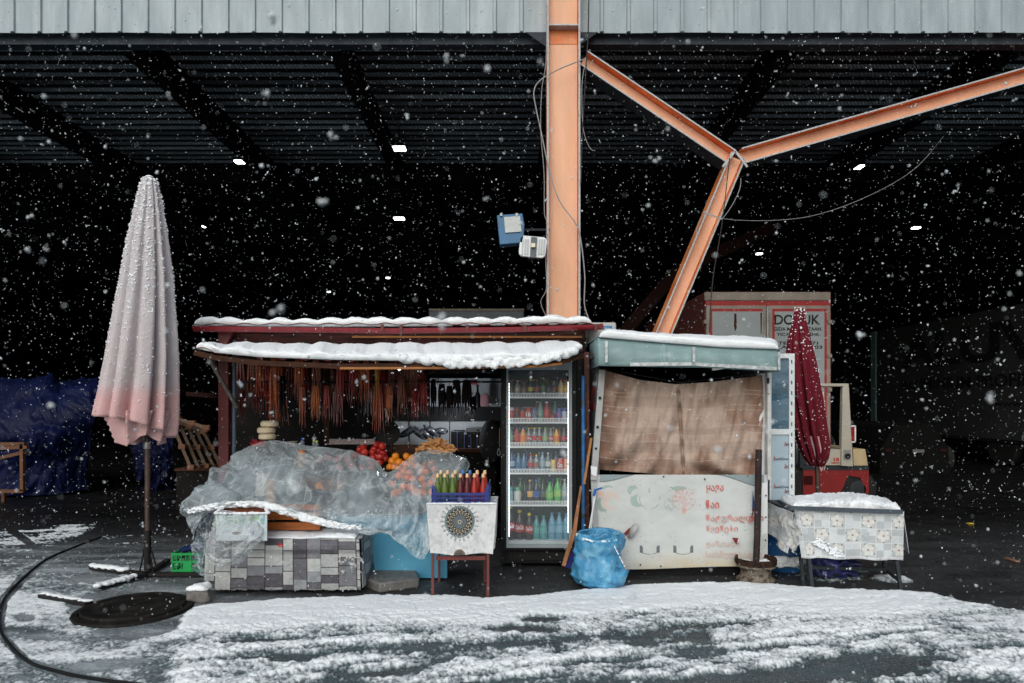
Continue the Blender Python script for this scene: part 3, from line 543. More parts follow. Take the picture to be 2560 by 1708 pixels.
for q in [(909, 1113), (936, 1122), (932, 1130), (955, 1115), (946, 1126), (957, 1132), (933, 1144), (951, 1142), (910, 1132), (962, 1146), (949, 1155), (925, 1156), (900, 1124), (940, 1112), (890, 1140), (868, 1150), (845, 1148), (880, 1165), (905, 1170), (820, 1145), (930, 1172), (850, 1170), (800, 1150)]: fruit(*q, 6.9 + .1 * random.random(), .042, POM, 'pomegranate', 'red pomegranate heaped behind the clear plastic sheet', 'pomegranate', 'heaped pomegranates')
for q in [(989, 1141), (981, 1153), (998, 1156), (975, 1168), (985, 1170), (1016, 1141), (1010, 1160), (996, 1172), (1025, 1160), (1030, 1146)]: fruit(*q, 6.95, .04, ORN, 'orange', 'round yellow orange heaped right of the pomegranates', 'orange', 'heaped oranges')
for q in [(x + random.uniform(-9, 9), y + random.uniform(-7, 7)) for y in (1165, 1180, 1196, 1212, 1228) for x in range(int(980 + (1228 - y) * .6), 1100, 21)]: fruit(q[0], q[1], 6.85 - (q[1] - 1165) / 63 * .5, .043, PER, 'persimmon', 'bright orange persimmon seen through the clear plastic', 'persimmon', 'persimmons under the plastic sheet')
obj('fruit_crate', B().bp(977, 1045, 1112, 1119, 7.15, 7.17).bp(977, 1045, 1122, 1142, 7.15, 7.17).bp(977, 981, 1112, 1150, 7.12, 7.15), BROWNW, None, 'low brown wooden crate behind the oranges', 'crate')
# heap of tan biscuit-like pods
PN = mat('tan_pod', C(205, 150, 95), .75, var=.2, sc=40, bump=.001, bs=150); first = None; RP = np.random.RandomState(9)
for k in range(95):
    t = RP.uniform(-1, 1); yy = RP.uniform(0, 1); px = 1091 + t * 46; top = 1096 + 30 * abs(t) ** 2.2; py = top + yy * (1134 - top); D = 7.02 - .14 * (1 - yy) * 0 + RP.uniform(-.05, .05)
    rot = (RP.uniform(-.5, .5), RP.uniform(-.4, .4), RP.uniform(-.9, .9))
    if first is None:
        bb = B().lathe([(.001, -.04), (.011, -.034), (.015, -.02), (.0115, 0), (.015, .02), (.011, .034), (.001, .04)], (0, 0, 0), 8, True, Matrix.Rotation(math.pi / 2, 3, 'Y'))
        first = obj('peanut_pod', bb, PN, None, 'tan pod in the heap of pods beside the black crate stack', 'pod', 'heap of tan pods', base=(0, 0, 0)); first.location = W(px, py, D); first.rotation_euler = rot
    else: dup(first, W(px, py, D), rot)
obj('pod_tray', B().bp(1042, 1140, 1128, 1150, 6.98, 7.2), SH, None, 'dark tray under the heap of tan pods', 'tray', bevel=.01)
# things seen dimly through the plastic
def simple(name, b, m, lab, cat, **k): return obj(name, b, m, None, lab, cat, **k)
bx_ = thing('paper_bag', 'brown paper bag standing under the clear plastic sheet', 'paper bag', W(672, 1262, 6.25)); obj('bag_body', B().prism([(662, 1200), (686, 1202), (690, 1262), (664, 1262)], 6.25, 6.4), mat('brown_paper', C(190, 150, 110), .8), bx_, bevel=.01)
simple('white_carton', B().prism([(640, 1182), (666, 1188), (660, 1262), (636, 1262)], 6.3, 6.45), mat('white_card', (.6, .6, .58, 1), .6), 'tall white carton left of the brown paper bag', 'carton', bevel=.01)
simple('brown_jar', B().lathe([(.04, 0), (.045, .08), (.03, .14), (.04, .17), (0, .17)], W(755, 1168, 6.75), 16), mat('jar_brown', C(180, 120, 80), .5), 'brown jar glimpsed high under the clear plastic', 'jar')
simple('white_strip', B().prism([(774, 1140), (781, 1140), (785, 1176), (778, 1176)], 6.8, 6.83), mat('white_card', (.6, .6, .58, 1)), 'narrow white card strip under the plastic beside the brown jar', 'card')
nut = B(); 
for k in range(30): nut.box(W(RN.uniform(710, 830), RN.uniform(1195, 1225), RN.uniform(6.3, 6.45)), (.05, .05, .02), Euler((RN.uniform(0, 3), RN.uniform(0, 3), 0)).to_matrix())
simple('goods_tray', B().bp(700, 870, 1200, 1228, 6.3, 6.7), mat('tray_mix', C(90, 60, 55), .6, var=.5, sc=20, col2=C(180, 120, 60), c2lo=.55, c2hi=.62, c2s=14), 'tray of mixed brown dried fruit under the clear plastic', 'tray', bevel=.02)
simple('dark_cloth', B().add([tuple(W(575, 1180, 6.8)), tuple(W(690, 1150, 6.9)), tuple(W(700, 1262, 6.3)), tuple(W(500, 1270, 6.3)), tuple(W(575, 1240, 6.9)), tuple(W(690, 1230, 7)), tuple(W(700, 1310, 6.6)), tuple(W(500, 1310, 6.6))], [(0, 1, 2, 3), (4, 7, 6, 5), (0, 3, 7, 4), (1, 5, 6, 2), (0, 4, 5, 1), (3, 2, 6, 7)]), mat('navy_cloth', (.03, .05, .08, 1), .8), 'navy cloth mound under the left of the plastic', 'cloth')
simple('blue_crate', B().bp(985, 1090, 1238, 1272, 6.3, 6.6), mat('blue_crate_plastic', C(50, 80, 100), .5, var=.3), 'dull blue crate carrying the persimmons', 'crate', bevel=.008)

# ================= clear plastic sheeting =================
def plastic(name, a0, a1, tint, snowamt=.5, bs=9, bd=.012):
    m = bpy.data.materials.new(name); m.use_nodes = True; N, L = m.node_tree.nodes, m.node_tree.links; out = N['Material Output']; p = N['Principled BSDF']
    tc = N.new('ShaderNodeTexCoord'); 
    def nz(sc, det, st=(1, 1, 1), dist=0):
        mp = N.new('ShaderNodeMapping'); mp.inputs['Scale'].default_value = st; L.new(tc.outputs['Object'], mp.inputs[0]); n = N.new('ShaderNodeTexNoise'); n.inputs['Scale'].default_value = sc; n.inputs['Detail'].default_value = det; n.inputs['Distortion'].default_value = dist; n.inputs['Roughness'].default_value = .65; L.new(mp.outputs[0], n.inputs['Vector']); return n.outputs[0]
    def mr(x, a, b, c=0, d=1):
        n = N.new('ShaderNodeMapRange'); n.inputs[1].default_value = a; n.inputs[2].default_value = b; n.inputs[3].default_value = c; n.inputs[4].default_value = d; L.new(x, n.inputs[0]); return n.outputs[0]
    def mt(op, a, b=0):
        n = N.new('ShaderNodeMath'); n.operation = op
        for i, q in ((0, a), (1, b)):
            if isinstance(q, (int, float)): n.inputs[i].default_value = q
            else: L.new(q, n.inputs[i])
        return n.outputs[0]
    f = nz(bs, 3, (1, 1, 1), 1.2); f2 = nz(bs * 1.1, 1, (.5, .5, 1.6), .25); f3 = nz(bs * 1.0, 1, (1.9, .6, .35), .25)
    rg = lambda q, w_: mr(mt('SUBTRACT', 1, mt('MULTIPLY', mt('ABSOLUTE', mt('SUBTRACT', q, .5)), w_)), 0, 1)
    ridge = mt('ADD', mt('ADD', mt('MULTIPLY', rg(f, 34), 0), rg(f2, 34)), rg(f3, 34)); ridge = mr(ridge, 0, 1.3)
    broad = mr(nz(2.2, 2, dist=.3), .36, .66); frost = mr(nz(45, 5), .48, .66); patchy = mr(nz(2.6, 3, dist=.6), .5, .68)
    al = mt('ADD', mt('ADD', mt('MULTIPLY', broad, a1 - a0), a0), mt('ADD', mt('MULTIPLY', ridge, .14), mt('MULTIPLY', mt('MULTIPLY', frost, patchy), snowamt)))
    lw = N.new('ShaderNodeLayerWeight'); lw.inputs['Blend'].default_value = .35; al = mt('ADD', al, mt('MULTIPLY', lw.outputs['Facing'], .5)); al = mr(al, 0, .97, 0, .97); L.new(al, p.inputs['Alpha'])
    mx = N.new('ShaderNodeMixRGB'); L.new(mt('MAXIMUM', mt('MULTIPLY', frost, patchy), mt('MULTIPLY', ridge, .55)), mx.inputs[0]); mx.inputs[1].default_value = tint; mx.inputs[2].default_value = (.75, .79, .82, 1); L.new(mx.outputs[0], p.inputs['Base Color'])  # ridges coloured paler as painted highlights; frost patches are snow dust
    p.inputs['Roughness'].default_value = .17
    bm = N.new('ShaderNodeBump'); bm.inputs['Distance'].default_value = .03; bm.inputs['Strength'].default_value = .8; L.new(mt('ADD', mt('ADD', mt('MULTIPLY', f, .4), mt('MULTIPLY', ridge, .1)), mt('ADD', f3, f2)), bm.inputs['Height']); L.new(bm.outputs[0], p.inputs['Normal'])
    return m
PL = plastic('clear_plastic_sheet', .17, .42, (.46, .54, .58, 1), .4, 3.2); PL2 = plastic('dim_plastic', .35, .6, (.14, .19, .23, 1), .25, 5); PL3 = plastic('bag_plastic', .16, .42, (.5, .54, .56, 1), .5, 8)
rows = [
 [(556, 1172, 6.9), (602, 1127, 6.9), (680, 1101, 6.85), (780, 1114, 6.85), (862, 1124, 6.85), (930, 1150, 6.75), (972, 1181, 6.5), (1040, 1132, 6.7), (1120, 1128, 6.8), (1174, 1163, 6.7)],
 [(525, 1198, 6.5), (590, 1172, 6.5), (676, 1150, 6.45), (780, 1160, 6.4), (862, 1170, 6.4), (930, 1190, 6.4), (980, 1205, 6.25), (1045, 1170, 6.35), (1115, 1165, 6.4), (1165, 1185, 6.35)],
 [(490, 1232, 6.2), (570, 1222, 6.1), (668, 1215, 6.05), (775, 1225, 6.05), (855, 1232, 6.05), (925, 1240, 6.05), (990, 1240, 6.0), (1045, 1222, 6.05), (1095, 1215, 6.05), (1135, 1215, 6.05)],
 [(460, 1268, 5.95), (550, 1256, 5.82), (660, 1255, 5.78), (765, 1275, 5.78), (850, 1288, 5.78), (930, 1290, 5.8), (995, 1290, 5.8), (1040, 1275, 5.82), (1075, 1262, 5.85), (1105, 1255, 5.88)],
 [(453, 1300, 5.9), (530, 1268, 5.78), (655, 1262, 5.74), (760, 1294, 5.73), (850, 1316, 5.73), (945, 1326, 5.76), (1000, 1340, 5.74), (1035, 1335, 5.74), (1062, 1325, 5.76), (1085, 1310, 5.8)],
 [(480, 1352, 5.88), (520, 1276, 5.77), (652, 1268, 5.735), (762, 1302, 5.72), (850, 1324, 5.725), (950, 1329, 5.75), (1005, 1362, 5.73), (1035, 1392, 5.73), (1062, 1396, 5.75), (1072, 1350, 5.79)]]
sheet, G = draped('plastic_sheet', rows, PL, None, 260, 170, .11, 4, 6.5, 1.1, label='big wrinkled clear plastic sheet draped over the fruit display, dusted with snow', cat='plastic sheet')
# snow resting in the fold at its foot
rs_ = B(); RR = np.random.RandomState(4)
pth = [(462, 1282, 5.92), (500, 1274, 5.8), (560, 1263, 5.76), (660, 1262, 5.72), (700, 1275, 5.71), (760, 1294, 5.70), (810, 1308, 5.70), (850, 1316, 5.71), (905, 1321, 5.72)]
for k in range(1100):
    t = RR.uniform(0, 1) * (len(pth) - 1); i = int(t); u = t - i; a, c = pth[i], pth[min(i + 1, len(pth) - 1)]; x, y, D = [a[j] * (1 - u) + c[j] * u for j in range(3)]
    th = .003 + .009 * math.sin(math.pi * min(1, max(0, t / (len(pth) - 1)))); r = RR.uniform(.7, 1.1) * th
    rs_.ell(W(x + RR.uniform(-8, 8), y - RR.uniform(-6, 8), D + RR.uniform(-.01, .03)), (r * 2.6, r * 1.6, r), 8, 5)
melt(obj('snow_fold', rs_, SNOWR, sheet, ang=180), .005, 4)
side, _ = draped('plastic_sheet', [[(488, 1278, 6.0), (520, 1280, 5.95), (560, 1285, 5.95)], [(487, 1340, 6.0), (515, 1345, 5.9), (550, 1340, 5.9)], [(490, 1430, 5.98), (512, 1442, 5.85), (545, 1430, 5.85)]], PL2, None, 50, 70, .04, 14, 4, 5, label='dim hanging plastic sheet at the left end of the patterned bench', cat='plastic sheet')
bagp, _ = draped('plastic_bag', [[(535, 1283, 5.66), (560, 1276, 5.52), (625, 1284, 5.50), (668, 1282, 5.58)], [(525, 1330, 5.6), (555, 1325, 5.44), (625, 1325, 5.44), (666, 1325, 5.54)], [(512, 1365, 5.56), (545, 1368, 5.40), (610, 1365, 5.40), (655, 1345, 5.5)], [(515, 1395, 5.54), (545, 1405, 5.38), (595, 1400, 5.38), (635, 1372, 5.46)], [(530, 1408, 5.56), (555, 1414, 5.44), (590, 1412, 5.44), (618, 1390, 5.5)]], PL3, None, 90, 90, .03, 24, 5, 6, label='thin clear plastic bag pulled over the snowy cardboard box', cat='plastic bag')
# cardboard box
cb = thing('cardboard_box', 'white printed cardboard box with snow on its rim, wrapped in plastic', 'box', W(600, 1350, 5.6))
CB = mat('white_cardboard', C(190, 200, 205), .7, var=.05); CBI = mat('brown_cardboard', C(135, 75, 50), .8, var=.15, sc=10)
def colgrid(x0, x1, y0, y1, D, fn, nx, ny):
    U, V = np.meshgrid(np.linspace(x0, x1, nx), np.linspace(y0, y1, ny)); P = np.stack([WX(U, D), U * 0 + D, WZ(V, D)], -1); return P, fn(U, V), U, V
def boxart(U, V):
    c = np.ones(U.shape + (3,)) * lin((188, 198, 204)); g = (fbm(U / 5, V / 14, 5) > .5) & (V < 1312 + 12 * (fbm(U / 6, V * 0, 8) - .5)) & (V > 1288)
    c[g] = lin((130, 165, 165)); g2 = g & (fbm(U / 9, V / 9, 15) > .58); c[g2] = lin((150, 180, 120)); c[(np.hypot((U - 592) / 12, (V - 1333) / 3.6) < 1)] = lin((90, 60, 45))
    c[(U > 626) & (U < 636) & (V > 1328) & (V < 1338)] = lin((100, 130, 165)); return c
P_, cc, _, _ = colgrid(540, 668, 1285, 1352, 5.5, boxart, 110, 60)
ATT = mat('printed_surface', (0, 0, 0, 1), .6, attr=True, var=.05, sc=20); ATC = mat('printed_oilcloth', (0, 0, 0, 1), .35, attr=True, var=.06, sc=14, bump=.004, bs=25)
obj('front_side', B().grid(P_), ATT, cb, col=cc, solid=.005)
obj('box_side', B().hexa([W(540, 1352, 5.5), W(544, 1352, 5.5), W(560, 1345, 5.8), W(556, 1345, 5.8), W(540, 1285, 5.5), W(544, 1285, 5.5), W(560, 1268, 5.8), W(556, 1268, 5.8)]), CBI, cb); obj('box_side', B().hexa([W(664, 1352, 5.5), W(668, 1352, 5.5), W(668, 1345, 5.8), W(664, 1345, 5.8), W(664, 1285, 5.5), W(668, 1285, 5.5), W(668, 1268, 5.8), W(664, 1268, 5.8)]), CBI, cb)
obj('back_side', B().bp(558, 668, 1268, 1345, 5.8, 5.806), CBI, cb)
rim = B()
for a, c in (((540, 1284, 5.49), (668, 1284, 5.49)), ((540, 1284, 5.49), (558, 1268, 5.8)), ((668, 1284, 5.49), (668, 1268, 5.8)), ((556, 1267, 5.8), (668, 1266, 5.8))):
    for t in np.linspace(0, 1, 26):
        p_ = W(*a).lerp(W(*c), t); r = RR.uniform(.009, .017); rim.ell(p_ + Vector((RR.uniform(-.01, .01), RR.uniform(-.01, .01), .002)), (r * 1.2, r, r * .8), 8, 5)
melt(obj('rim_snow', rim, SNOWR, cb, ang=180), .005, 3)
wc = thing('slatted_crate', 'orange-brown wooden slatted crate behind the cardboard box', 'crate', W(730, 1330, 5.9))
for k, (y0, y1) in enumerate([(1262, 1276), (1282, 1300), (1306, 1325)]): obj('slat', B().bp(620, 800, y0, y1, 5.88, 5.9), mat('orange_slat', C(170, 95, 40), .6, var=.3, sc=4, stretch=(1, 1, 8)), wc, bevel=.002)
obj('crate_side', B().bp(620, 626, 1262, 1326, 5.9, 6.1), WOOD, wc); obj('crate_side', B().bp(794, 800, 1262, 1326, 5.9, 6.1), WOOD, wc); obj('crate_inside', B().bp(626, 794, 1265, 1326, 6.02, 6.04), BLACK, wc)
# --- patterned oilcloth bench
bench = thing('covered_bench', 'low bench wrapped in grey stone-patterned oilcloth with snow on top', 'bench', W(700, 1480, 5.7))
def stones(U, V):
    c = np.ones(U.shape + (3,)) * .1; colw = 0; x = 495.0; R = np.random.RandomState(12); tn = [lin((96, 96, 102)), lin((158, 160, 161)), lin((136, 140, 145)), lin((116, 117, 122)), lin((168, 170, 169)), lin((84, 83, 89))]
    while x < 930:
        w_ = R.choice([26, 34, 40, 44]); y = 1330.0 - R.uniform(0, 20)
        while y < 1490:
            h_ = R.choice([20, 26, 34, 52]); m_ = (U >= x + .9) & (U < x + w_ - .9) & (V >= y + .9) & (V < y + h_ - .9); c[m_] = tn[R.randint(6)]; y += h_
        x += w_
    line_ = (c[..., 0] == .1); c[line_] = lin((62, 48, 50)); c *= (.82 + .36 * fbm(U / 4, V / 4, 3))[..., None]
    red = (np.hypot(U - 700, V - 1364) < 5 + 3 * fbm(U / 2, V / 2)) & (fbm(U / 2, V / 2, 4) > .5); c[red] = lin((170, 50, 50)); return c
U, V = np.meshgrid(np.linspace(514, 898, 330), np.linspace(1348, 1478, 120))
t_ = (V - 1348) / 130; Dm = 5.66 + .05 * t_ * 0 - .025 * np.sin(U / 11) * t_ * (fbm(U / 60, V * 0, 6)) - .03 * smooth(0, .12, t_) * smooth(.3, .18, t_)
Dm -= .018 * (fbm(U / 20, V / 20, 8) - .5); Ub = U + (U - 706) * .02 * t_
hemy = 3 * fbm(U / 4, U * 0, 7) * smooth(.85, 1, t_) * 2
P_ = np.stack([WX(Ub, Dm), Dm, WZ(V - hemy, Dm)], -1); obj('oilcloth_front', B().grid(P_), ATC, bench, col=stones(U, V), ang=180, solid=.003)
U, V = np.meshgrid(np.linspace(514, 902, 200), np.linspace(0, 1, 50)); Dm = 5.66 + V * .5; zz = WZ(1348, 5.66) + .012 * (fbm(U / 30, V * 6, 3) - .5) + .01 * np.sin(V * 3)
P_ = np.stack([WX(U, 5.66), Dm, zz], -1); obj('oilcloth_top', B().grid(P_), ATC, bench, col=stones(U, 1350 + V * 130), ang=180)
U, V = np.meshgrid(np.linspace(0, 1, 160), np.linspace(1348, 1470, 150)); Dm = 5.66 + U * .5; P_ = np.stack([WX(899, 5.66) + .005 * np.sin(V / 30 + U * 9) + .02 * (V - 1348) / 120 + .01, Dm, WZ(V, 5.66)], -1)
obj('oilcloth_side', B().grid(P_), ATC, bench, col=stones(560 + U * 90, V), ang=180, solid=.003)
obj('bench_body', B().box((WX(706, 5.7), 5.94, .22), (1.2, .42, .36)), BLACK, bench)
fl = B(); 
for k in range(26):
    x = RR.uniform(840, 905); y = RR.uniform(1385, 1430); a = W(x, y, 5.62); fl.add([a, a + Vector((RR.uniform(.01, .03), -.01, RR.uniform(-.03, .01))), a + Vector((RR.uniform(-.02, .02), 0, RR.uniform(-.05, -.02)))], [(0, 1, 2)])
obj('torn_flap', fl, mat('pale_tear', (.4, .4, .4, 1), .5), bench, solid=.002)
snowbar('bench_snow', [(WX(600, 5.7), 6.08, .456), (WX(884, 5.66), 6.05, .456)], [(WX(590, 5.7), 5.675, .456), (WX(888, 5.66), 5.675, .456)], .03, bench, 14, nu=240, nv=40, bump=.018, e=.5)
# ================= small table, crate and sauce bottles =================
tb = thing('small_table', 'small table with red-brown metal legs covered by a white cloth with a round medallion', 'table', W(1150, 1497, 5.6))
RL = mat('red_brown_leg', C(95, 38, 34), .5, var=.2)
tz = .75
for x in (1082, 1220): obj('leg', B().beam(W(x, 1380, 5.56), W(x, 1497, 5.53), .022, .022), RL, tb)
for x in (1098, 1212): obj('leg', B().beam(W(x, 1380, 6.05), (WX(x, 6.05), 6.05, 0), .02, .02), RL, tb)
obj('stretcher', B().beam(W(1090, 1395, 5.56), W(1214, 1395, 5.56), .02, .032, (0, 0, 1)), RL, tb)
obj('table_frame', B().box((WX(1152, 5.8), 5.8, .735), (.5, .5, .025)), RL, tb)
def mandala(U, V):
    c = np.ones(U.shape + (3,)) * lin((205, 207, 208)); u, v = U - 1149, (V - 1304) ; r = np.hypot(u, v); a = np.arctan2(v, u)
    dk, gr, cr_ = lin((52, 52, 56)), lin((105, 116, 120)), lin((175, 165, 145))
    sp = (fbm(U / 9, V / 9, 4) > .58)[..., None]; c = np.where(sp, c * .85, c)
    tips = (r > 38) & (r < 46 + 5 * np.cos(a * 24)) & (np.cos(a * 24) > .2) & (vn(U / 1.3, V / 1.3) > .45); c[tips] = lin((130, 130, 125))
    c[r < 39] = gr * .8; ring = (r < 39) & (r > 33); c[ring & (np.cos(a * 40) > .3)] = lin((128, 140, 142)); c[(r < 33) & (r > 17)] = dk
    fl = (r < 32) & (r > 18) & (np.cos(a * 18 + np.where(r > 25, 0, 3.1)) * np.cos((r - 21.5) * .75) > .25); c[fl] = cr_
    c[(r < 17)] = gr; c[(r < 17) & (np.cos(a * 12) * np.cos(r * .9) > .3)] = dk; c[(r < 5)] = cr_; c[(r < 2.5)] = dk
    lowr = np.hypot(U - 1148, V - 1388); c[lowr < 17] = lin((110, 100, 95)); c[(lowr < 13) & (vn(U / 2, V / 2, 3) > .4)] = lin((70, 66, 66)); return c
U, V = np.meshgrid(np.linspace(1066, 1242, 230), np.linspace(1262, 1386, 170)); t_ = (V - 1262) / 124
Dm = 5.52 + .012 * np.sin(U / 16 + 1) * t_ - .01 * (fbm(U / 14, V / 20, 3) - .5); xx = 1154 + (U - 1154) * (1 - .11 * t_) ; hem = 3 * np.sin(U / 22) * t_
P_ = np.stack([WX(xx, Dm), Dm, WZ(V + hem, Dm)], -1); cl = obj('cloth', B().grid(P_), ATT, tb, col=mandala(U, V), ang=180, solid=.003)
b = B(); U, V = np.meshgrid(np.linspace(0, 1, 40), np.linspace(0, 1, 20)); P_ = np.stack([WX(1066, 5.52) + U * (WX(1242, 5.52) - WX(1066, 5.52)) * (1 + 0 * V), 5.52 + V * .5, tz + .012 + .006 * fbm(U * 5, V * 5)], -1); b.grid(P_)
for s_, x in ((0, WX(1066, 5.52)), (1, WX(1242, 5.52))):
    U, V = np.meshgrid(np.linspace(0, 1, 30), np.linspace(0, 1, 30)); P_ = np.stack([x + (.03 if s_ == 0 else -.03) * V + .015 * np.sin(U * 14) * V, 5.52 + U * .5, tz + .014 - V * .36], -1); b.grid(P_)
obj('cloth_sides', b, mat('white_cloth', (.62, .63, .64, 1), .75, bump=.004, bs=20), cl, ang=60)
obj('cloth_snow', B().grid(np.stack([WX(1066, 5.52) + U * .57, 5.51 + V * .05, tz + .02 + .02 * np.sqrt(np.clip(fbm(U * 20, V * 2, 9) - .3, 0, 1)) * np.sin(V * math.pi)], -1)), SNOWR, tb, ang=180)
sc_ = thing('blue_crate', 'dark blue plastic crate of sauce bottles on the small white table', 'crate', W(1152, 1262, 5.6))
BCR = mat('dark_blue_plastic', C(32, 50, 120), .4, var=.1)
b = B(); y0, y1 = 1216, 1261; Df, Db = 5.56, 5.86; zf, zt_ = tz + .022, tz + .022 + .15
xl, xr = WX(1080, Df), WX(1223, Df)
def wall(b, x0, x1, D, axis=0):
    n = 36 if axis == 0 else 18
    for z in (zf + .008, zf + .04, zf + .075): 
        if axis == 0: b.box(((x0 + x1) / 2, D, z), (x1 - x0, .008, .012 if z < zf + .07 else .02))
        else: b.box((D, (x0 + x1) / 2, z), (.008, x1 - x0, .012 if z < zf + .07 else .02))
    for k in range(n + 1):
        t = x0 + (x1 - x0) * k / n
        if axis == 0: b.box((t, D - .0015, zf + .038), (.004, .007, .074))
        else: b.box((D - .0015, t, zf + .038), (.007, .004, .074))
wall(b, xl, xr, Df); wall(b, xl, xr, Db); wall(b, Df, Db, xl, 1); wall(b, Df, Db, xr, 1)
obj('crate_walls', b, BCR, sc_, smooth=False)
b = B()
for x in (xl, xr):
    if x == xr: obj('crate_end', b, BCR, sc_, smooth=False); b = B()
    for D in (Df, Db): s_ = 1 if x == xl else -1; b.add([(x, D, zf), (x + s_ * .04, D, zf), (x + s_ * .04, D, zf + .085), (x + s_ * .028, D, zf + .13), (x, D, zt_), (x, D + .012, zf), (x + s_ * .04, D + .012, zf), (x + s_ * .04, D + .012, zf + .085), (x + s_ * .028, D + .012, zf + .13), (x, D + .012, zt_)], [(0, 1, 2, 3, 4), (9, 8, 7, 6, 5), (0, 5, 6, 1), (1, 6, 7, 2), (2, 7, 8, 3), (3, 8, 9, 4), (4, 9, 5, 0)])
    b.box((x, (Df + Db) / 2, zf + .1), (.009, Db - Df, .03))
obj('crate_end', b, BCR, sc_, smooth=False); obj('crate_floor', B().box(((xl + xr) / 2, (Df + Db) / 2, zf - .002), (xr - xl, Db - Df, .006)), BCR, sc_)
SG, SR, SD_ = mat('green_sauce', C(85, 105, 45), .35, var=.2, sc=60), mat('red_sauce', C(150, 35, 25), .35, var=.2, sc=60), mat('wine_sauce', C(82, 22, 28), .35, var=.2, sc=60)
CAPC, CAPB = mat('cream_cap', C(225, 185, 140), .5), mat('bright_blue_cap', C(45, 110, 180), .4)
sp_ = {}
def sauce(px, D, m, cap, lab, sc=1.0):
    z = zf + .004; key = (m.name, cap.name); loc = Vector((WX(px, D), D, z))
    if key not in sp_:
        r = thing('sauce_bottle', lab, 'bottle', (0, 0, 0), 'sauce bottles in the blue crate')
        obj('bottle_body', B().lathe([(.027, 0), (.031, .01), (.032, .05), (.028, .1), (.019, .155), (.0125, .19), (.0115, .205)], (0, 0, 0), 18), m, r); obj('cap', B().lathe([(.0125, .2), (.0145, .203), (.0145, .212), (.012, .215), (.012, .228), (.009, .232)], (0, 0, 0), 14), cap, r)
        r.location = loc; sp_[key] = r; r.scale = (sc,) * 3; return
    dup(sp_[key], loc, label=lab, scale=sc)
for a in ((1094, 5.62, SG, CAPC, 'green sauce bottle at the left end of the front row in the blue crate'), (1112, 5.62, SG, CAPC, 'second green sauce bottle of the front row in the blue crate'), (1132, 5.62, SG, CAPC, 'third green sauce bottle of the front row, beside the wine-coloured ones'),
          (1151, 5.62, SD_, CAPC, 'left wine-coloured sauce bottle of the front row, cream cap'), (1168, 5.62, SD_, CAPC, 'right wine-coloured sauce bottle of the front row, cream cap'), (1186, 5.62, SR, CAPC, 'left bright red sauce bottle of the front row'), (1208, 5.62, SR, CAPC, 'right bright red sauce bottle at the end of the front row'),
          (1102, 5.76, SG, CAPC, 'green sauce bottle behind, leftmost in the back row of the blue crate'), (1119, 5.76, SG, CAPC, 'green sauce bottle behind, second in the back row of the blue crate'), (1138, 5.76, SG, CAPC, 'green sauce bottle behind, third in the back row of the blue crate'), (1157, 5.76, SD_, CAPB, 'wine-coloured sauce bottle with a blue cap, left one of two behind'),
          (1175, 5.76, SD_, CAPB, 'wine-coloured sauce bottle with a blue cap, right one of two behind'), (1193, 5.76, SR, CAPC, 'red sauce bottle behind, left one of the back row reds'), (1212, 5.76, SR, CAPC, 'red sauce bottle behind, right one of the back row reds')): sauce(*a, sc=1.0 if a[1] < 5.7 else 1.06)

# ================= drinks fridge =================
FR = 6.55; fr_ = thing('drinks_fridge', 'tall black glass-door drinks fridge with lit edges and six stocked levels', 'fridge', W(1354, 1410, FR + .3))
obj('cabinet_side', B().bp(1252, 1258, 882, 1408, FR, FR + .62), BLACK, fr_); obj('cabinet_side', B().bp(1442, 1456, 882, 1408, FR, FR + .62), BLACK, fr_)
obj('cabinet_back', B().bp(1257, 1443, 884, 1408, FR + .56, FR + .62), mat('fridge_back', (.015, .022, .027, 1), .5), fr_)
obj('cabinet_base', B().bp(1257, 1443, 1371, 1408, FR + .02, FR + .56), BLACK, fr_); obj('cabinet_top', B().bp(1257, 1443, 884, 903, FR + .02, FR + .56), BLACK, fr_)
b = B()
for x in range(1272, 1430, 5): b.bp(x, x + 2.4, 1380, 1400, FR, FR + .015)
obj('vent_grille', b, mat('vent_black', (.03, .03, .03, 1), .5), fr_, smooth=False)
dr = obj('door_frame', B().bp(1258, 1266, 898, 1376, FR - .045, FR - .004).bp(1430, 1441, 898, 1376, FR - .045, FR - .004).bp(1266, 1430, 1370, 1376, FR - .045, FR - .004), BLACK, fr_, bevel=.003)
ALU = mat('door_aluminium', (.27, .31, .33, 1), .4, var=.05)
obj('door_trim', B().bp(1266, 1271, 905, 1370, FR - .042, FR - .006).bp(1422, 1430, 905, 1370, FR - .042, FR - .006).bp(1271, 1422, 1362, 1370, FR - .042, FR - .006).bp(1271, 1422, 903, 925, FR - .042, FR - .006), ALU, dr)
gl = mat('door_glass', (.8, .9, .95, 1), .04, alpha=.05, var=0); obj('glass_pane', B().bp(1271, 1422, 925, 1362, FR - .028, FR - .022), gl, dr)
LED = mat('led_strip', (.93, .97, 1, 1), emis=2.6, var=0)
b = B(); [b.bp(1271.6, 1274.0, y, y + 2.2, FR + .01, FR + .02) for y in np.arange(958, 1340, 3.6)]; obj('led_strip', b, LED, fr_, smooth=False)
b = B(); [b.bp(1419.5, 1422.2, y, y + 2.6, FR + .01, FR + .02) for y in np.arange(955, 1330, 3.6)]; obj('led_strip', b, LED, fr_, smooth=False)
obj('inner_wall', B().bp(1258, 1262, 905, 1370, FR + .02, FR + .56).bp(1438, 1442, 905, 1370, FR + .02, FR + .56), mat('inner_grey', (.05, .06, .065, 1), .5), fr_)
SHW = mat('white_wire', (.62, .66, .68, 1), .4)
shelves = [993, 1056, 1117, 1183, 1263]
DG = FR + .1
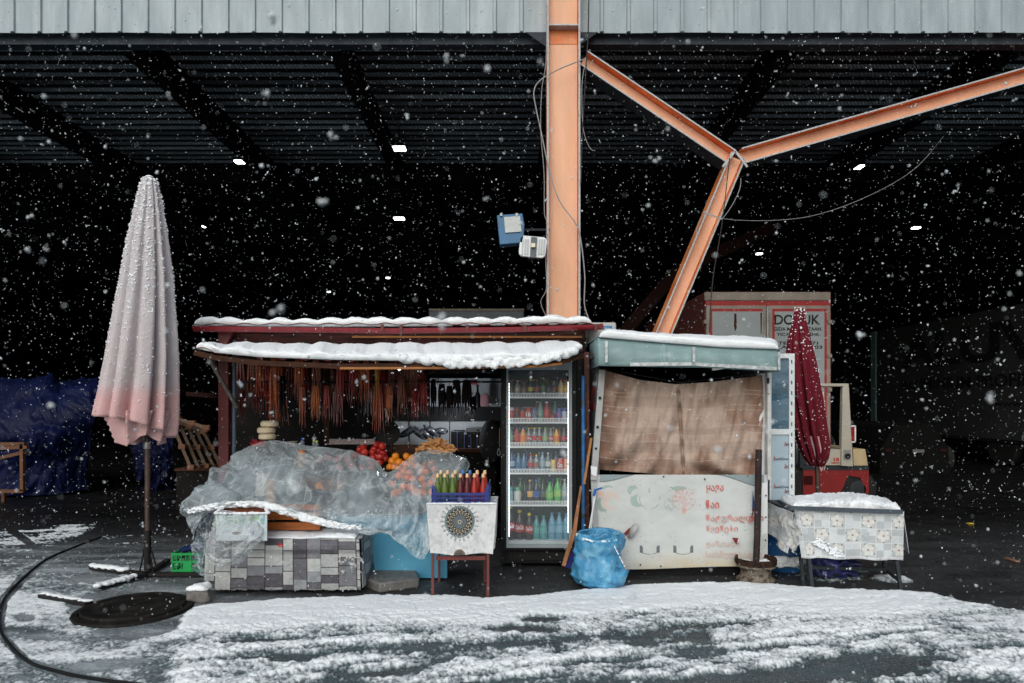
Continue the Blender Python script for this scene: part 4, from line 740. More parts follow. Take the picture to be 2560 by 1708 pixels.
for y in shelves:
    s_ = B(); s_.bp(1262, 1438, y - 2, y + 1, FR + .03, FR + .5); o = obj('shelf', s_, mat('shelf_grey', (.12, .14, .15, 1), .5), fr_)
    b = B().bp(1272, 1424, y - 10.5, y - 9, FR + .02, FR + .03).bp(1272, 1424, y - .5, y + 3, FR + .02, FR + .03)
    for x in np.arange(1273, 1424, 3.8): b.bp(x, x + 1.7, y - 10, y + 1, FR + .022, FR + .028)
    obj('price_rail', b, SHW, o, smooth=False)
obj('shelf', B().bp(1262, 1438, 1352, 1362, FR + .02, FR + .5), mat('fridge_floor', (.4, .45, .47, 1), .5), fr_)
DM = {}
def dm(rgb, gloss=.2, al=1):
    k = (rgb, al)
    if k not in DM: DM[k] = mat('drink_%d_%d_%d_%d' % (rgb + (int(al * 10),)), C(*[q * .8 + 22 for q in rgb]), gloss, var=.12, sc=30, alpha=al)
    return DM[k]
def drink(shelf, px, kind, body, cap=None, label=None, hpx=0, wpx=13, lab='', txt=None, D=None, grp=None):
    base = (shelves + [1353])[shelf] - (0 if shelf == 5 else 1.5); D = D or DG; z = WZ(base, D); h = hpx * D / FPX; r = wpx / 2 * 1.1 * D / FPX; c = Vector((WX(px, D), D, z))
    o = thing('drink_can' if kind == 'can' else 'drink_bottle', lab, kind if kind == 'can' else 'bottle', c, grp or 'drinks in the tall fridge')
    if kind == 'can':
        obj('can_body', B().lathe([(r * .8, 0), (r, h * .05), (r, h * .92), (r * .84, h * .98), (r * .84, h)], c, 16), dm(body), o); obj('can_lid', B().lathe([(r * .8, h * .985), (r * .8, h * 1.005), (0, h * .99)], c, 16, False), GREYM, o)
    else:
        obj('bottle_body', B().lathe([(r * .8, 0), (r, h * .05), (r * .97, h * .3), (r * .9, h * .42), (r, h * .56), (r * .95, h * .64), (r * .55, h * .8), (r * .36, h * .88), (r * .34, h * .94)], c, 16), dm(body, .12), o)
        obj('cap', B().lathe([(r * .42, h * .925), (r * .42, h), (r * .3, h * 1.005), (0, h * 1.005)], c, 12, False), dm(cap or (200, 200, 200)), o)
    if label:
        a, q = (.25, .78) if kind == 'can' else (.32, .56)
        obj('label_band', B().lathe([(r * 1.025, h * a), (r * 1.025, h * q)], c, 16, False), dm(label), o)
    if txt:
        a, q = (.35, .7) if kind == 'can' else (.37, .52)
        text('label_text', txt, px - wpx * .42, px + wpx * .42, base - h * FPX / D * q, base - h * FPX / D * a, D - r * 1.06, dm((235, 235, 235) if txt != 'XL' else (200, 40, 40)), o, bold=.02)
sh = ['top', 'second', 'third', 'fourth', 'fifth', 'bottom']
rowsd = [
 [(1279, 'bottle', (40, 18, 16), (170, 40, 30), (60, 20, 20), 40, 14), (1294, 'bottle', (150, 150, 140), (200, 200, 195), (190, 180, 150), 40, 14), (1310, 'bottle', (75, 45, 32), (60, 90, 90), (110, 70, 50), 38, 14), (1327, 'bottle', (32, 28, 28), (225, 200, 30), (220, 200, 50), 42, 15), (1343, 'bottle', (40, 30, 32), (160, 30, 30), (150, 40, 40), 42, 14), (1358, 'bottle', (20, 80, 50), (220, 225, 225), (60, 110, 80), 47, 13), (1372, 'bottle', (22, 24, 28), (40, 40, 45), (60, 60, 70), 40, 12), (1386, 'bottle', (35, 18, 18), (170, 30, 40), (120, 30, 35), 40, 14), (1402, 'bottle', (200, 180, 150), (190, 40, 40), (215, 170, 40), 42, 14), (1415, 'bottle', (205, 140, 30), (220, 130, 40), (220, 180, 50), 42, 13)],
 [(1278, 'can', (200, 190, 190), None, (190, 50, 50), 36, 15), (1293, 'can', (110, 22, 26), None, (70, 20, 24), 35, 14), (1307, 'can', (40, 22, 22), None, (170, 40, 30), 35, 14), (1321, 'can', (180, 40, 40), None, None, 36, 15), (1336, 'can', (60, 70, 110), None, (110, 110, 140), 35, 13), (1351, 'bottle', (110, 150, 140), (30, 160, 80), (120, 170, 150), 50, 14), (1367, 'bottle', (170, 35, 40), (225, 225, 225), (200, 60, 60), 50, 14), (1381, 'can', (150, 25, 30), None, (170, 50, 50), 20, 13), (1397, 'can', (30, 60, 150), None, (40, 80, 180), 33, 13), (1411, 'can', (40, 60, 150), None, (190, 195, 205), 33, 13)],
 [(1276, 'bottle', (110, 150, 130), (40, 150, 90), (120, 180, 130), 48, 14), (1292, 'bottle', (165, 30, 30), (30, 60, 150), (190, 40, 40), 48, 16), (1308, 'bottle', (215, 140, 60), (60, 90, 170), (225, 120, 50), 47, 16), (1322, 'bottle', (120, 135, 140), (225, 195, 40), (190, 40, 45), 46, 13), (1336, 'bottle', (120, 135, 140), (225, 195, 40), (190, 40, 45), 46, 13), (1349, 'bottle', (120, 135, 140), (225, 200, 60), (190, 40, 45), 46, 12), (1363, 'bottle', (120, 140, 135), (110, 170, 90), (130, 180, 100), 46, 13), (1377, 'bottle', (115, 130, 135), (150, 150, 150), (190, 40, 45), 45, 13), (1391, 'bottle', (220, 150, 30), (90, 70, 40), (225, 110, 40), 45, 14), (1410, 'bottle', (40, 42, 48), (70, 70, 75), (170, 35, 40), 45, 15)],
 [(1279, 'bottle', (30, 75, 130), (25, 55, 130), (150, 180, 200), 52, 17), (1296, 'bottle', (60, 110, 150), (50, 100, 160), None, 48, 14), (1310, 'bottle', (60, 110, 150), (50, 100, 160), None, 48, 13), (1327, 'bottle', (130, 110, 115), (190, 30, 35), (180, 50, 55), 45, 13), (1341, 'bottle', (120, 140, 150), (225, 200, 40), (150, 90, 90), 45, 13), (1356, 'bottle', (110, 145, 165), (80, 150, 190), (150, 170, 180), 52, 14), (1370, 'bottle', (100, 120, 135), (220, 225, 225), (200, 205, 210), 50, 12), (1383, 'can', (225, 185, 50), None, (220, 200, 120), 32, 13), (1400, 'can', (175, 30, 36), None, None, 36, 15), (1415, 'can', (225, 150, 110), None, (225, 165, 125), 35, 12)],
 [(1275, 'can', (60, 150, 175), None, (140, 190, 200), 45, 14), (1294, 'can', (60, 130, 90), None, (215, 220, 215), 44, 17), (1312, 'bottle', (22, 30, 34), (30, 40, 45), None, 58, 12), (1325, 'bottle', (50, 40, 24), (220, 190, 60), (215, 170, 80), 62, 16), (1341, 'bottle', (22, 34, 56), (60, 110, 190), (40, 80, 160), 62, 16), (1357, 'bottle', (20, 26, 28), (50, 60, 60), (70, 80, 80), 62, 15), (1374, 'bottle', (70, 165, 75), (60, 170, 80), (130, 190, 90), 56, 17), (1394, 'bottle', (70, 165, 75), (60, 170, 80), (140, 195, 90), 66, 17), (1412, 'bottle', (120, 140, 145), (170, 180, 185), (150, 160, 165), 64, 15)],
 [(1276, 'bottle', (28, 18, 16), (225, 195, 20), (185, 30, 36), 88, 21), (1299, 'bottle', (28, 18, 16), (225, 195, 20), (185, 30, 36), 78, 23), (1323, 'bottle', (28, 18, 16), (225, 195, 20), (185, 30, 36), 70, 19), (1341, 'bottle', (60, 140, 145), (30, 140, 130), (80, 160, 160), 64, 17), (1359, 'bottle', (60, 140, 145), (30, 140, 130), (80, 160, 160), 64, 17), (1380, 'bottle', (75, 140, 170), (60, 120, 160), (110, 165, 190), 72, 19), (1398, 'bottle', (75, 140, 170), (60, 120, 160), (110, 165, 190), 72, 18), (1415, 'bottle', (75, 140, 170), (60, 120, 160), (110, 165, 190), 70, 16)]]
names = {'40': 'dark'}
def cname(c):
    r, g, b_ = c; m_ = max(c); n_ = min(c)
    if m_ < 60: return 'dark'
    if m_ - n_ < 35: return 'clear grey' if m_ < 180 else 'pale'
    if r == m_: return 'orange' if g > r * .55 and b_ < g * .9 else ('brown' if m_ < 100 else 'red')
    return 'green' if g == m_ and b_ < g * .9 else ('teal' if g > b_ * .93 else 'blue')
for s_, row in enumerate(rowsd):
    for k, (px, kind, body, cap, lb, hp, wp) in enumerate(row):
        txt = {(1, 3): '16', (1, 8): 'XL', (3, 8): 'Coca', (5, 0): 'Coca-Cola', (5, 1): 'Coca-Cola', (5, 2): 'Coca-Cola', (1, 9): None}.get((s_, k))
        if s_ == 2 and k in (3, 7): txt = 'Coca'
        drink(s_, px, kind, body, cap, lb, hp, wp, '%s drink %s on the %s fridge level, %s from the left' % (cname(body), kind, sh[s_], ordw[k]), txt, D=(DG + (.02 if k % 2 else 0)))

for s_, row in enumerate(rowsd[:5]):
    for k, (px, kind, body, cap, lb, hp, wp) in enumerate(row):
        q = rowsd[s_][(k * 3 + 4) % len(row)]
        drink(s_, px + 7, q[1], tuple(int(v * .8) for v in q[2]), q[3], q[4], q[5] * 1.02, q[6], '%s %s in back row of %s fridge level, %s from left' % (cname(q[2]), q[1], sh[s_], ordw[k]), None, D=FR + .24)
# ================= drinks kiosk on the right =================
KD = 6.2
ki = thing('snack_kiosk', 'white-panelled drinks kiosk with teal metal canopy, patterned curtain and faded red lettering', 'kiosk', W(1690, 1440, KD + .8))
def kart(U, V):
    c = np.ones(U.shape + (3,)) * lin((194, 197, 196)); nz = fbm(U / 40, V / 22, 3, 5); c *= (.86 + .24 * nz)[..., None]
    yl = smooth(1370, 1425, V) * smooth(1500, 1700, U) * (.4 + .6 * fbm(U / 30, V / 20, 6)); c = c * (1 - .8 * yl[..., None]) + .8 * yl[..., None] * lin((196, 178, 140))
    def bl(m, col, a): 
        global _; m = (np.clip(m, 0, 1) * a)[..., None]; return c * (1 - m) + m * lin(col)
    R = lambda x, y, rx, ry=None: np.hypot((U - x) / rx, (V - y) / (ry or rx))
    g = (148, 168, 160)
    c = bl(smooth(1.05, .9, R(1527, 1252, 25)) * smooth(.2, .9, R(1535, 1258, 25)), (214, 178, 158), .4); c = bl((R(1502, 1234, 9) < 1) * 1., (220, 172, 145), .5)
    c = bl((R(1519, 1220, 14, 7) < 1) & (R(1524, 1228, 18, 9) > 1), g, .9); c = bl((R(1508, 1260, 16, 20) < 1) & (R(1521, 1256, 19, 19) > 1) & (V > 1245), g, .9)
    c = bl((R(1582, 1226, 14, 12) < 1) & (R(1592, 1234, 14, 12) > 1), g, .85); c = bl((R(1594, 1252, 18, 16) < 1) & (R(1613, 1246, 20) > 1), g, .8)
    c = bl((np.abs(R(1624, 1248, 25) - 1) < .04) & (V > 1240) & (fbm(U / 8, V / 8) > .45), (120, 125, 130), .6); c = bl((np.abs(U - 1623) < (V - 1216) * .25) & (V > 1215) & (V < 1232), g, .7)
    c = bl((R(1697, 1221, 19, 6) < 1) * 1., g, .85); u, v = U - 1710, V - 1248; r = np.hypot(u, v); a = np.arctan2(v, u)
    pet = (r < 27) & (vn(r / 3, a * 6, 5) + .25 * np.cos(a * 11) > .42 + r / 90) & (v < 16); c = bl(pet * 1., (205, 125, 116), .5); c = bl((np.abs(r - 28) < 1) & (fbm(U / 6, V / 6) > .4), (190, 130, 120), .5)
    c = bl(smooth(1, .3, R(1710, 1275, 9, 16)) * 1., (208, 140, 125), .6); c = bl((R(1674, 1262, 15, 17) < 1) & (vn(U / 4, V / 4, 2) > .35), (160, 170, 165), .6)
    for x in (1624, 1708):
        bx = ((np.abs(np.abs(U - x) - 21) < 4) & (V > 1364 + 3 * (np.abs(U - x) < 19)) & (V < 1382)) ; c = bl(bx * 1., (92, 98, 104), .9); c = bl((np.abs(R(x, 1374, 24, 12) - 1) < .07) & (V > 1378), (92, 98, 104), .8)
    c = bl(((vn(U / 2.2, V / 2.2, 9) > .93) & (fbm(U / 40, V / 40, 12) > .5)) * 1., (70, 65, 62), .7)
    for x0_, sg in ((1497, 1), (1912, -1)):
        e = 1205 - 30 * smooth(0, 150, (U - x0_) * sg) if sg > 0 else 1218 - 32 * smooth(0, 130, (U - x0_) * sg)
        c = bl(((V < e) & ((U - x0_) * sg < 155) & ((U - x0_) * sg > 2)) * 1., (135, 148, 152) , .95)
        c = bl((np.abs(V - e) < 1.3) & ((U - x0_) * sg < 150) & ((U - x0_) * sg > 2), (90, 98, 100), .8)
    return c
U, V = np.meshgrid(np.linspace(1488, 1917, 420), np.linspace(1187, 1424, 235)); tt = (U - 1488) / 429
bot = 1.5 * np.sin(U / 60) * smooth(1400, 1424, V) - 8 * tt * smooth(1380, 1424, V)
Dm = KD - .004 * (fbm(U / 50, V / 50, 3) - .5) - .003 * np.sin(V / 30) * smooth(1600, 1750, U); P_ = np.stack([WX(U, Dm), Dm, WZ(V + bot, Dm)], -1)
pan = obj('front_panel', B().grid(P_), mat('worn_printed_panel', (0, 0, 0, 1), .45, attr=True, var=.05, sc=3, bump=.002, bs=14), ki, col=kart(U, V), ang=180, solid=.004)
T1, T2, T3 = mat('faded_red_a', C(196, 88, 82), .6, var=.1), mat('faded_red_b', C(202, 132, 124), .6, var=.15, col2=C(190, 185, 182), c2lo=.55, c2hi=.75, c2s=14), mat('faded_red_c', C(204, 176, 168), .6, var=.1, col2=C(190, 186, 182), c2lo=.52, c2hi=.72, c2s=14)
for s_, x0_, x1_, y0_, y1_, m, bo in (("ყავა", 1766, 1809, 1213, 1234, T1, .01), ("ჩაი", 1765, 1798, 1250, 1271, T1, .01), ("ნატურალური", 1765, 1909, 1287, 1308, T2, .01), ("წვენები", 1765, 1845, 1314, 1333, T2, .01), ("გაზიანი", 1765, 1850, 1352, 1371, T3, .01), ("სასმელები", 1765, 1878, 1378, 1398, T3, .01)):
    text('lettering', s_, x0_, x1_, y0_, y1_, KD - .0105, m, pan, bold=bo)
text('lettering', "ური", 1873, 1909, 1287, 1304, KD - .014, T1, pan, bold=.01)
DRK = mat('rip_red', C(110, 25, 25), .7); GRYC = mat('torn_grey', (.38, .38, .37, 1), .6, var=.2)
obj('rip', B().prism([(1548, 1329), (1560, 1334), (1572, 1322), (1580, 1318), (1570, 1336), (1560, 1341)], KD - .02, KD - .012), DRK, pan)
obj('torn_flap', B().add([W(1568, 1345, KD - .02), W(1578, 1316, KD - .02), W(1588, 1308, KD - .04), W(1597, 1312, KD - .05), W(1592, 1328, KD - .06), W(1580, 1345, KD - .05)], [(0, 1, 2, 3, 4, 5)]), GRYC, pan, solid=.004)
obj('rip', B().prism([(1831, 1345), (1846, 1346), (1841, 1361)], KD - .02, KD - .012), DRK, pan); obj('torn_flap', B().add([W(1846, 1345, KD - .015), W(1848, 1352, KD - .05), W(1841, 1362, KD - .02)], [(0, 1, 2)]), WHITEP, pan, solid=.003)
obj('paint_smear', B().prism([(1882, 1228), (1887, 1262), (1886, 1272), (1881, 1272)], KD - .02, KD - .014), mat('smear_blue', C(30, 60, 120), .6), pan); obj('paint_smear', B().prism([(1881, 1272), (1887, 1272), (1879, 1295)], KD - .02, KD - .014), DRK, pan)
for x, y in ((1659, 1192), (1762, 1198), (1915, 1239), (1915, 1293), (1914, 1351), (1601, 1412), (1652, 1416)): obj('rivet', B().ell(W(x, y, KD - .02), (.008, .005, .008), 8, 5), DARKM, pan)
obj('base_skirt', B().bp(1492, 1905, 1418, 1440, KD + .06, KD + .1), BLACK, ki); obj('blue_batten', B().bp(1655, 1790, 1411, 1419, KD + .015, KD + .04), mat('batten_blue', C(60, 90, 115), .6, var=.3, sc=20), ki)
KW = mat('kiosk_grey_panel', (.10, .11, .115, 1), .6, var=.2)
xl, xr = WX(1490, KD), WX(1908, KD)
obj('side_wall', B().box((xl + .03, KD + .85, 1.0), (.03, 1.5, 1.9)), KW, ki); obj('side_wall', B().box((xr - .03, KD + .85, 1.0), (.03, 1.5, 1.9)), KW, ki); obj('back_wall', B().box(((xl + xr) / 2, KD + 1.6, 1.08), (xr - xl, .03, 2.1)), SH, ki)
obj('kiosk_floor', B().box(((xl + xr) / 2, KD + .85, .12), (xr - xl - .1, 1.4, .04)), SH, ki)
obj('roof_panel', B().box(((xl + xr) / 2, KD + .8, 2.02), (xr - xl + .05, 1.7, .03)), KW, ki)
# posts
PG = mat('grey_post_paint', (.33, .34, .34, 1), .5, var=.15, sc=12)
po = obj('corner_post', B().beam(W(1505, 925, KD + .02), W(1484, 1200, KD - .02), .055, .05), PG, ki)
obj('corner_post', B().beam(W(1484, 1200, KD), W(1489, 1330, KD), .05, .04), PG, ki)
for y in (995, 1068, 1122, 1170): t = (y - 925) / 275; obj('bolt', B().ell(W(1505 - 21 * t, y, KD - .03), (.014, .008, .014), 10, 6), DARKM, po)
obj('loose_wrap', B().prism([(1477, 1165), (1493, 1168), (1491, 1192), (1478, 1186)], KD - .05, KD - .045), WHITEP, ki)
obj('side_board', B().bp(1893, 1924, 935, 1192, KD + .08, KD + .1), WHITEP, ki); obj('corner_post', B().bp(1919, 1927, 930, 1200, KD - .02, KD + .05), mat('worn_white_post', (.5, .5, .49, 1), .5, var=.2, sc=15, col2=C(90, 60, 40), c2lo=.62, c2hi=.66, c2s=9), ki)
obj('corner_strip', B().bp(1905, 1919, 1200, 1412, KD - .004, KD + .02), WHITEP, ki)
# canopy
TEAL = mat('teal_sheet_metal', C(115, 140, 142), .5, var=.12, sc=2, stretch=(1, 1, 4), bump=.003, bs=6, col2=C(132, 158, 158), c2lo=.5, c2hi=.7, c2s=5)
CD = 5.92
U, V = np.meshgrid(np.linspace(1496, 1950, 160), np.linspace(0, 1, 14)); ytop = np.interp(U, [1496, 1660, 1800, 1950], [842, 855, 864, 872]); ybot = np.interp(U, [1496, 1650, 1750, 1950], [915, 918, 919, 929])
Dm = CD + .0 - .03 * np.sin(V * math.pi) + .006 * np.sin(U / 9) * V - .01 * (np.abs(U - 1662) < 6) * 1 + .004 * fbm(U / 14, V * 3); P_ = np.stack([WX(U, Dm), Dm + (1 - V) * .06, WZ(ytop + (ybot - ytop) * V, Dm)], -1)
can = obj('canopy', B().grid(P_), TEAL, ki, ang=180, solid=.004)
obj('canopy_end', B().add([W(1496, 842, CD + .06), W(1496, 915, CD), (W(1496, 915, CD).x - .0, CD + .65, WZ(915, CD)), (W(1496, 915, CD).x, CD + .65, WZ(842, CD) - .02)], [(0, 1, 2, 3)]), TEAL, can, solid=.004)
obj('canopy_end', B().add([W(1950, 872, CD + .06), W(1950, 929, CD), (W(1950, 929, CD).x, CD + .5, WZ(929, CD)), (W(1950, 929, CD).x, CD + .5, WZ(872, CD) - .02)], [(0, 1, 2, 3)]), TEAL, can, solid=.004)
obj('canopy_top', B().add([W(1494, 842, CD + .05), W(1950, 872, CD + .05), (W(1950, 872, CD + .05).x, KD + 1.2, WZ(866, CD)), (W(1494, 842, CD + .05).x, KD + 1.2, WZ(836, CD))], [(0, 1, 2, 3)]), TEAL, can, solid=.006)
SV = mat('silver_tape', (.45, .48, .5, 1), .4, metal=.3, var=.4, sc=30)
for a, c, w_ in (((1516, 852), (1516, 906), .022), ((1735, 868), (1735, 905), .022), ((1947, 880), (1948, 925), .02)): obj('tape', B().beam(W(*a, CD - .04), W(*c, CD - .045), w_, .004), SV, can)
b = B().beam(W(1575, 911, CD - .02), W(1745, 910, CD - .02), .006, .03, (0, 0, 1)).beam(W(1745, 911, CD - .02), W(1942, 922, CD - .02), .006, .03, (0, 0, 1)); obj('metal_rail', b, SV, can)
snowbar('canopy_snow', [W(1498, 842, 6.9), W(1650, 852, 6.9), W(1800, 858, 6.9), W(1945, 862, 6.9)], [W(1499, 843, CD + .02), W(1660, 857, CD + .02), W(1800, 868, CD + .02), W(1946, 873, CD + .02)], .078, ki, 25, nu=260, nv=40, bump=.012, e=.4)
# curtain
def curt(U, V):
    c = np.ones(U.shape + (3,)) * lin((176, 156, 143)); n1 = fbm(U / 40, V / 55, 5); e = np.minimum(U - 1500, 1905 - U) / 60; k = smooth(.36, .9, 1 - n1 + .3 * np.clip(1 - e, 0, 1) + .28 * smooth(1120, 1190, V) + .12 * smooth(960, 930, V)); k = k[..., None]
    c = c * (1 - k * .66) + k * .66 * lin((112, 72, 50)); c *= (.96 + .08 * vn(U / 40, V / 1.4, 7))[..., None]
    Vs = V - 8 * np.sin((U - 1500) / 130)
    for ya, yb_ in ((985, 1012), (1064, 1080), (1100, 1126), (1142, 1160)): c *= (1 - .13 * (smooth(ya - 3, ya + 2, Vs) * smooth(yb_ + 3, yb_ - 2, Vs)))[..., None]
    for y in (975, 985, 1012, 1024, 1062, 1080, 1100, 1142): c[np.abs(V - y - 8 * np.sin((U - 1500) / 130) - 4 * np.sin(U / 30)) < .6] = lin((176, 158, 146))
    for y in (1040, 1108, 1165, 962):
        u = ((U + y * 3) % 22) - 11; v = V - y - 8 * np.sin((U - 1500) / 130) - 3; r = np.hypot(u, v); a = np.arctan2(v, u); sp = np.abs(((r - a * 1.1) % 6.9) - 3.4) < .75; c = np.where((sp & (r < 9))[..., None], c * .84, c)
    return c
U, V = np.meshgrid(np.linspace(1500, 1905, 420), np.linspace(0, 1, 270)); yt = np.interp(U, [1500, 1512, 1600, 1690, 1780, 1895, 1905], [926, 926, 950, 961, 955, 940, 938]); yb = np.interp(U, [1500, 1600, 1700, 1800, 1905], [1174, 1182, 1192, 1192, 1190])
Vp = yt + (yb - yt) * V; slit = np.exp(-((U - 1695 - V * 15) / 4) ** 2)
fold = .17 * (fbm(U / 40 + V * 1.2, V * 1.5, 3, 3) - .5) + .03 * np.sin(U / 8 + 2 * np.sin(V * 4)) * (.15 + .6 * np.exp(-V * 6)) + .06 * np.sin((U * .7 + Vp * 1.2) / 17) * smooth(.5, 1, V) * smooth(1690, 1590, U) + .05 * np.sin((U * .5 - Vp * 1.2) / 15) * smooth(.7, 1, V) * smooth(1700, 1760, U) + .02 * np.sin(Vp / 7) * slit
sway = (1 - np.abs(U - 1700) / 200) * 6 * V
Dm = KD + .07 + fold + .05 * slit * smooth(.02, .1, V); Un = U - 10 * smooth(1540, 1500, U) * V + 4 * np.sin(V * 5) * smooth(1860, 1905, U)
P_ = np.stack([WX(Un, Dm), Dm, WZ(Vp, Dm)], -1); cu = obj('curtain', B().grid(P_), mat('patterned_curtain_cloth', (0, 0, 0, 1), .75, attr=True, var=.05, sc=20, bump=.006, bs=22), ki, col=curt(U, Vp), ang=180, solid=.002)
obj('curtain_wire', B().tube([W(1500, 920, KD + .06), W(1700, 957, KD + .07), W(1915, 932, KD + .06)], .003, 5), WIRED, ki)
obj('wire_knot', B().ell(W(1920, 952, KD - .03), (.014, .01, .03), 8, 6), DARKM, ki)
# scrap lettering on the kiosk's left side
text('lettering', 'ВЫХ', KD + .95, KD + .15, 1.52, 1.74, 0, mat('side_lettering', C(130, 30, 30), .6), ki, bold=.02, side=xl + .01)
# window unit standing beside the kiosk
wu = thing('window_unit', 'white plastic window frame with wrapped panel below, beside the kiosk', 'window', W(1957, 1250, 6.6)); UD = 6.5
WF = mat('white_plastic_frame', (.62, .66, .68, 1), .4, var=.15, sc=40); WPN = mat('film_wrapped_panel', C(160, 178, 190), .35, var=.05)
obj('frame', B().bp(1924, 1929, 884, 1250, UD, UD + .06).bp(1973, 1987, 884, 1250, UD, UD + .06).bp(1929, 1973, 884, 896, UD, UD + .06).bp(1929, 1973, 1073, 1087, UD, UD + .06), WF, wu, bevel=.003)
obj('pane', B().bp(1929, 1973, 896, 1073, UD + .02, UD + .03), mat('cloudy_pane', C(100, 125, 142), .15, var=.35, sc=4, stretch=(1, 1, 4), col2=C(45, 75, 95), c2s=2), wu)
lp = obj('lower_panel', B().bp(1929, 1973, 1087, 1250, UD + .015, UD + .035), WPN, wu)
TR, TK = mat('film_red', C(180, 75, 60), .5), mat('film_navy', C(60, 70, 90), .5)
for x0_, y0_, s_ in ((1934, 1140, 1), (1934, 1210, 1), (1961, 1104, 0), (1961, 1160, 0), (1961, 1222, 0)):
    text('film_print', 'A', x0_, x0_ + 5, y0_, y0_ + 12, UD + .012, TR, lp, bold=.02); text('film_print', 'evAKS' if s_ else 'ev', x0_ + 5, x0_ + (24 if s_ else 11), y0_ + 4, y0_ + 11, UD + .012, TK, lp)
    if s_: text('film_print', 'PANEL', x0_ + 25, x0_ + 38, y0_ + 6, y0_ + 10, UD + .012, TK, lp)
for y in range(900, 1240, 26): obj('frame_print', B().bp(1978, 1981, y, y + 9, UD - .003, UD - .001), TK if y % 52 else TR, wu)

# ================= things round the kiosk =================
# blue rubbish bag: lumpy, open topped
def bag(name, rings, D0, depth, m, parent=None, nseg=64, wr=.02, seed=0, **kw):
    vs = []; fs = []
    for i, (y, x0_, x1_, sc) in enumerate(rings):
        cxp = WX((x0_ + x1_) / 2, D0); rx = (x1_ - x0_) / 2 * D0 / FPX
        for k in range(nseg):
            a = 2 * math.pi * k / nseg; n_ = float(fbm(k / nseg * 14, i * .26, seed, 3) if k < nseg - 6 else fbm((k - nseg) / nseg * 14 * (1 - (nseg - k) / 6 * 0) , i * .26, seed, 3) * .5 + .25)
            r = 1 + wr / max(rx, .02) * (n_ - .5) * 2; vs.append((cxp + rx * math.cos(a) * r, D0 + depth * sc * math.sin(a) * r, WZ(y, D0) + .012 * math.sin(a * 3 + i) * (i < 2)))
    n = len(rings)
    for i in range(n - 1):
        for k in range(nseg): fs.append((i * nseg + k, i * nseg + (k + 1) % nseg, (i + 1) * nseg + (k + 1) % nseg, (i + 1) * nseg + k))
    b = B(); b.add(vs, fs); return obj(name, b, m, parent, ang=180, **kw)
def rr_(lst, k=3):
    out = []
    for a, c in zip(lst, lst[1:]):
        for j in range(k): t = j / k; out.append(tuple(a[q] * (1 - t) + c[q] * t for q in range(4)))
    return out + [lst[-1]]
BB = mat('blue_bag_film', C(66, 138, 180), .4, var=.15, sc=4, bump=.035, bs=9, col2=C(110, 170, 200), c2lo=.5, c2hi=.62, c2s=6)
bgm = bag('rubbish_bag', rr_([(1400, 1462, 1528, .8), (1365, 1455, 1535, .9), (1340, 1450, 1545, .95), (1330, 1446, 1553, 1), (1338, 1442, 1557, 1.03), (1350, 1438, 1556, 1), (1370, 1434, 1552, .95), (1385, 1436, 1553, .95), (1405, 1434, 1556, 1.05), (1425, 1430, 1560, 1.1), (1440, 1428, 1562, 1.15), (1452, 1435, 1562, 1.1), (1462, 1460, 1550, .8)], 4), 5.92, .19, BB, None, 72, .04, 7, label='bright blue open rubbish bag slumped in front of the kiosk corner, snow on its rim', cat='rubbish bag', solid=.002)
ext = B().add([W(1540, 1418, 5.76), W(1574, 1425, 5.7), W(1566, 1445, 5.68), W(1556, 1464, 5.68), W(1530, 1462, 5.7), W(1520, 1445, 5.74), W(1545, 1440, 5.66)], [(0, 1, 6), (1, 2, 6), (2, 3, 6), (3, 4, 6), (4, 5, 6), (5, 0, 6)]); obj('bag_corner', ext, BB, bgm, solid=.002)
b = B()
for k in range(110):
    a = math.pi * (1 + RR.uniform(-.05, 1.15)); x = 1499 + 56 * math.cos(a); y = 1340 + (5 if math.sin(a) < 0 else -4) * abs(math.sin(a)) ; r = RR.uniform(.004, .011); b.ell((WX(x, 5.92), 5.92 + .19 * math.sin(a), WZ(y, 5.92) + RR.uniform(0, .014)), (r * 1.3, r, r), 7, 5)
for k in range(30):
    t = RR.uniform(0, 1); b.ell(W(1530 + t * 32, 1355 + t * 62, 5.76 - .03 * t), (.007, .006, .007), 6, 4)
melt(obj('bag_snow', b, SNOWR, bgm, ang=180), .004, 2)
simple('blue_tarp_scrap', B().prism([(1432, 1375), (1445, 1380), (1444, 1430), (1414, 1418)], 6.12, 6.16), mat('dark_blue_film', C(35, 40, 120), .5), 'dark blue film scrap showing left of the bright blue bag', 'film')
# plank, broom handle, paddle strip
simple('wooden_plank', B().add([W(1404, 1414, 6.0), W(1413, 1416, 6.0), W(1441, 1330, 6.1), W(1455, 1215, 6.25), W(1450, 1215, 6.25), W(1432, 1320, 6.1), W(1404, 1414, 6.02), W(1413, 1416, 6.02), W(1441, 1330, 6.13), W(1455, 1215, 6.28), W(1450, 1215, 6.28), W(1432, 1320, 6.13)], [(0, 1, 2, 3, 4, 5), (11, 10, 9, 8, 7, 6), (0, 6, 7, 1), (1, 7, 8, 2), (2, 8, 9, 3), (3, 9, 10, 4), (4, 10, 11, 5), (5, 11, 6, 0)]), mat('plank_wood', C(150, 100, 62), .7, var=.35, sc=7, stretch=(3, 3, .5)), 'long weathered plank leaning between fridge and blue bag', 'plank')
simple('wooden_stick', B().beam(W(1460, 1210, 6.3), W(1478, 1095, 6.32), .022, .02), mat('stick_wood', C(165, 115, 70), .7, var=.25, sc=10), 'slim wooden stick leaning behind the blue pipe', 'stick')
